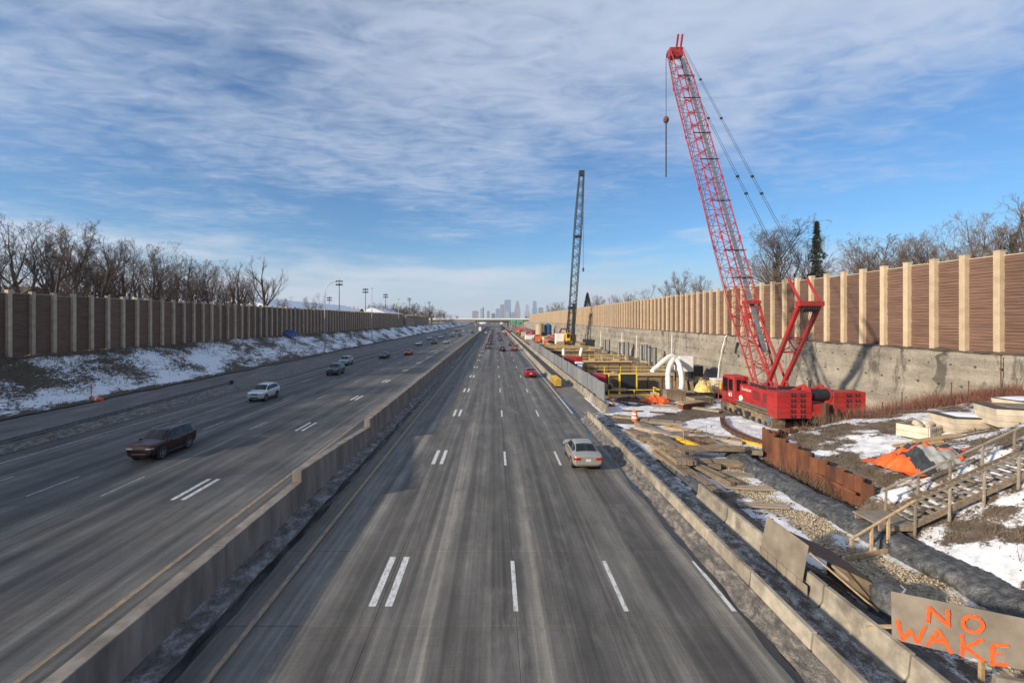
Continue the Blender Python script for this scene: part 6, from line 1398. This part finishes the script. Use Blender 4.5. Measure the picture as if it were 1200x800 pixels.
for (px, X, yt, k, wd, lb) in ((905,46,258,5,1.25,'big spreading dark bare tree behind the crane, right wall'),(930,47,268,0,1.0,'dense bare tree joining the big spreading one behind the crane'),(790,46,316,2,1.0,'rounded bare tree left of the crane boom above the right wall'),(818,47,318,0,.9,'second rounded bare tree left of the crane boom'),(770,50,326,2,1.0,'small bare tree left of the rounded ones'),(985,45,298,4,1.2,'low pale bare tree right of the ivy-clad trunk'),
        (1008,48,300,4,1.2,'low twiggy tree next to the pale one, right wall'),(1040,44,268,0,1.1,'bare tree at the left of the right hand thicket'),(1072,46,262,2,1.2,'bushy bare tree in the right hand thicket'),(1100,48,262,0,1.1,'second bushy bare tree in the right hand thicket'),(1128,44,268,4,1.2,'many-stemmed tree in the right hand thicket'),(1152,47,262,2,1.1,'broad twiggy tree near the right edge'),(1178,44,232,0,1.0,'tall bare tree at the right edge'),(1200,46,212,3,1.0,'tallest bare tree cut by the right edge'),(1190,52,240,2,1.0,'bare tree filling in behind the right edge trees')):
    tree(k, lb, *at_px(px, X, yt, 7), GR, None, wd)
for i, px in enumerate((745,728,712,700,655,648,960,1022,1055,1088,1115,1140,1165)): tree(rnd.choice((0,2,4)), 'small bare tree in the back row above the right wall', *at_px(px, 58 if px > 900 else 52, (338,342,345,345,352,354,300,290,284,284,284,280,270)[i], 7), 'back row of right trees', None, 1.2)
for i in range(26):
    Y = rnd.uniform(330, 800); tree(rnd.choice((0,2,4)), 'bare tree in the distant row above the right wall', rnd.uniform(44,75), Y, 7, rnd.uniform(8,12), 'distant right trees', None, 1.3)
def conifer(label, X, Y, z, hh, rad, seed, ivy=False):
    t = thing('conifer_tree', label, 'tree', (X,Y,z)); rr = random.Random(seed); b = MB(); b.tube((0,0,-.3),(0,0,hh*.97), hh*.016, .03, 7); b.build('trunk', M['bark'], t); c_ = MB()
    for k in range(1700):
        f = rr.random()**(.8); zz = hh*(.10+.9*f); r_ = rad*((1-f)**.85+.04)*(.35+.65*rr.random()**.5)
        if ivy: r_ = rad*(.25+.75*abs(math.sin(f*11+seed))*(.6+.4*math.sin(f*31)))*(1-f**4*.8)*rr.random()**.6
        a = rr.uniform(0,6.28); p = Vector((math.cos(a)*r_, math.sin(a)*r_, zz)); d = Vector((math.cos(a),math.sin(a),-.35+rr.uniform(-.3,.3))).normalized(); s_ = rr.uniform(.25,.6)*hh/12*(.55 if ivy else 1); sd_ = d.cross(Vector((0,0,1))).normalized()*s_*.28
        c_.add([p-d*s_*.5-sd_, p-d*s_*.5+sd_, p+d*s_*.8], [(0,1,2)]); u = Vector((0,0,s_*.25)); c_.add([p-d*s_*.5-u, p-d*s_*.5+u, p+d*s_*.8], [(0,1,2)])
    c_.build('crown', M['conifer'], t); return t
X, Y, z, hh = at_px(957, 43, 260, 7); conifer('dark ivy-clad narrow tree right of the big bare tree', X, Y, z, hh, 1.7, 3, True)
X, Y, z, hh = at_px(688.5, 48, 343, 7); conifer('dark spruce above the right wall near the distant crane', X, Y, z, hh, 3.4, 5)
X, Y, z, hh = at_px(424, -62, 362, 5.2); conifer('squat dark evergreen in front of the snowy roofs', X, Y, z, max(hh, 9), 4.5, 6)

for k in range(16):  # unseen trees, added so that their shadows fall across the left lanes
    tree((0,2,1,0)[k % 4], 'bare tree of the left row outside the picture', -57-3*(k % 3)-rnd.uniform(0,3), -58+k*6.4, 5.2, rnd.uniform(14,18), 'left trees beyond the frame', None, 1.15)
# ================================================================== WEEDS
def weeds(name, label, pts, mat, hmin, hmax, w_, per=5, spread=.35):
    b = MB(); rr = random.Random(len(pts))
    for p in pts:
        for k in range(per):
            q = Vector(p)+Vector((rr.gauss(0,spread), rr.gauss(0,spread), 0)); h_ = rr.uniform(hmin,hmax); d = Vector((rr.gauss(0,.35), rr.gauss(0,.35), 1)).normalized(); a = rr.uniform(0,3.14); s_ = Vector((math.cos(a),math.sin(a),0))*w_
            m_ = q+d*h_*.55+Vector((0,0,0)); e = q+d*h_+Vector((rr.gauss(0,.12),rr.gauss(0,.12),-.05))*h_
            b.add([q-s_, q+s_, m_+s_*.7, m_-s_*.7, e], [(0,1,2,3),(3,2,4)])
    o = kind(b.build(name, mat), 'stuff'); o['label'] = label; return o
rr = random.Random(77); P_ = []
for k in range(3800):
    y = 24+ (rr.random()**1.6)*190; u = rr.random()**.7; x = lerp(-45.5, XL+.4, u)
    if u > .75 or (y < 62 and u > .3) or fb(x*.3, y*.13, 5) > .18 or u < .06: P_.append((x, y, bankL(x, y)-.05))
weeds('dry_grass', 'dry brown grass on the left snowy bank', P_, M['weed'], .25, .95, .022, 5, .4)
P_ = []
for k in range(2600):
    x = rr.uniform(17, 34); y = rr.uniform(12, 35)
    if hgt(x, y) > .4 and snow_at(x, y) < .40: P_.append((x, y, hgt(x, y)-.03))
weeds('bank_grass', 'matted dead grass in the bare patches of the right bank', P_, M['weed'], .08, .32, .012, 9, .16)
P_ = []
for k in range(900):
    t = rr.random(); y = rr.uniform(28.5, 37.5); x = XW-1.0-abs(rr.gauss(0,1.3)); P_.append((x, y, hgt(x, y)-.05))
for k in range(220): x = rr.uniform(26,33); y = rr.uniform(33.5,36.5); P_.append((x, y, hgt(x,y)-.05))
weeds('red_brush', 'reddish brown brush along the foot of the retaining wall', P_, M['redweed'], .5, 1.5, .010, 6, .3)
P_ = [(18.6+rr.uniform(0,4), rr.uniform(30.5,33.5), 0) for k in range(60)]; P_ = [(x, y, hgt(x,y)) for x, y, z in P_]+[(17.6+rr.uniform(-.3,.3), rr.uniform(24,28), .05) for k in range(60)]+[(rr.uniform(24,28), rr.uniform(33.6,35), 1.6) for k in range(120)]
weeds('pile_weeds', 'dry weeds round the sheet piles', P_, M['weed'], .4, 1.2, .010, 5, .2)
P_ = [(rr.uniform(18,24), rr.uniform(14,18.5), 0) for k in range(45)]; P_ = [(x, y, hgt(x,y)-.03) for x, y, z in P_]
weeds('slope_stems', 'dry stems poking through the snow below the stairs', P_, M['weed'], .3, .8, .010, 4, .15)
# loose stones of the gravel track
b = MB()
for k in range(5200):
    x = rr.gauss(14.9,.9); y = 12+rr.random()*19
    if not (12.6 < x < 17.0) or snow_at(x,y) > .5: continue
    s_ = rr.uniform(.025,.07); z = hgt(x,y)+s_*.3; vs_ = [Vector((x+rr.uniform(.6,1)*s_*a, y+rr.uniform(.6,1)*s_*c_, z+rr.uniform(.4,.9)*s_*e)) for a, c_, e in ((1,0,0),(0,1,0),(-1,0,0),(0,-1,0),(0,0,1))]; b.add(vs_, [(0,1,4),(1,2,4),(2,3,4),(3,0,4)])
gv_ = pm('gravel_stones', (.50,.42,.30), (.27,.20,.12), 7, .85, coord='pos', bump=.2); kind(b.build('gravel', gv_), 'stuff')

# ================================================================== HAZE
hz_m = bpy.data.materials.new('haze_air'); hz_m.use_nodes = True; ht = hz_m.node_tree; ht.nodes.clear(); ho = ht.nodes.new('ShaderNodeOutputMaterial'); hv = ht.nodes.new('ShaderNodeVolumePrincipled')
hv.inputs['Color'].default_value = (.80,.88,1,1); hv.inputs['Density'].default_value = 9e-5; hv.inputs['Anisotropy'].default_value = .1; ht.links.new(hv.outputs[0], ho.inputs['Volume'])
b = MB(); b.bb(-6700,6700,-80,7900,-14,320); kind(b.build('haze', hz_m), 'stuff')
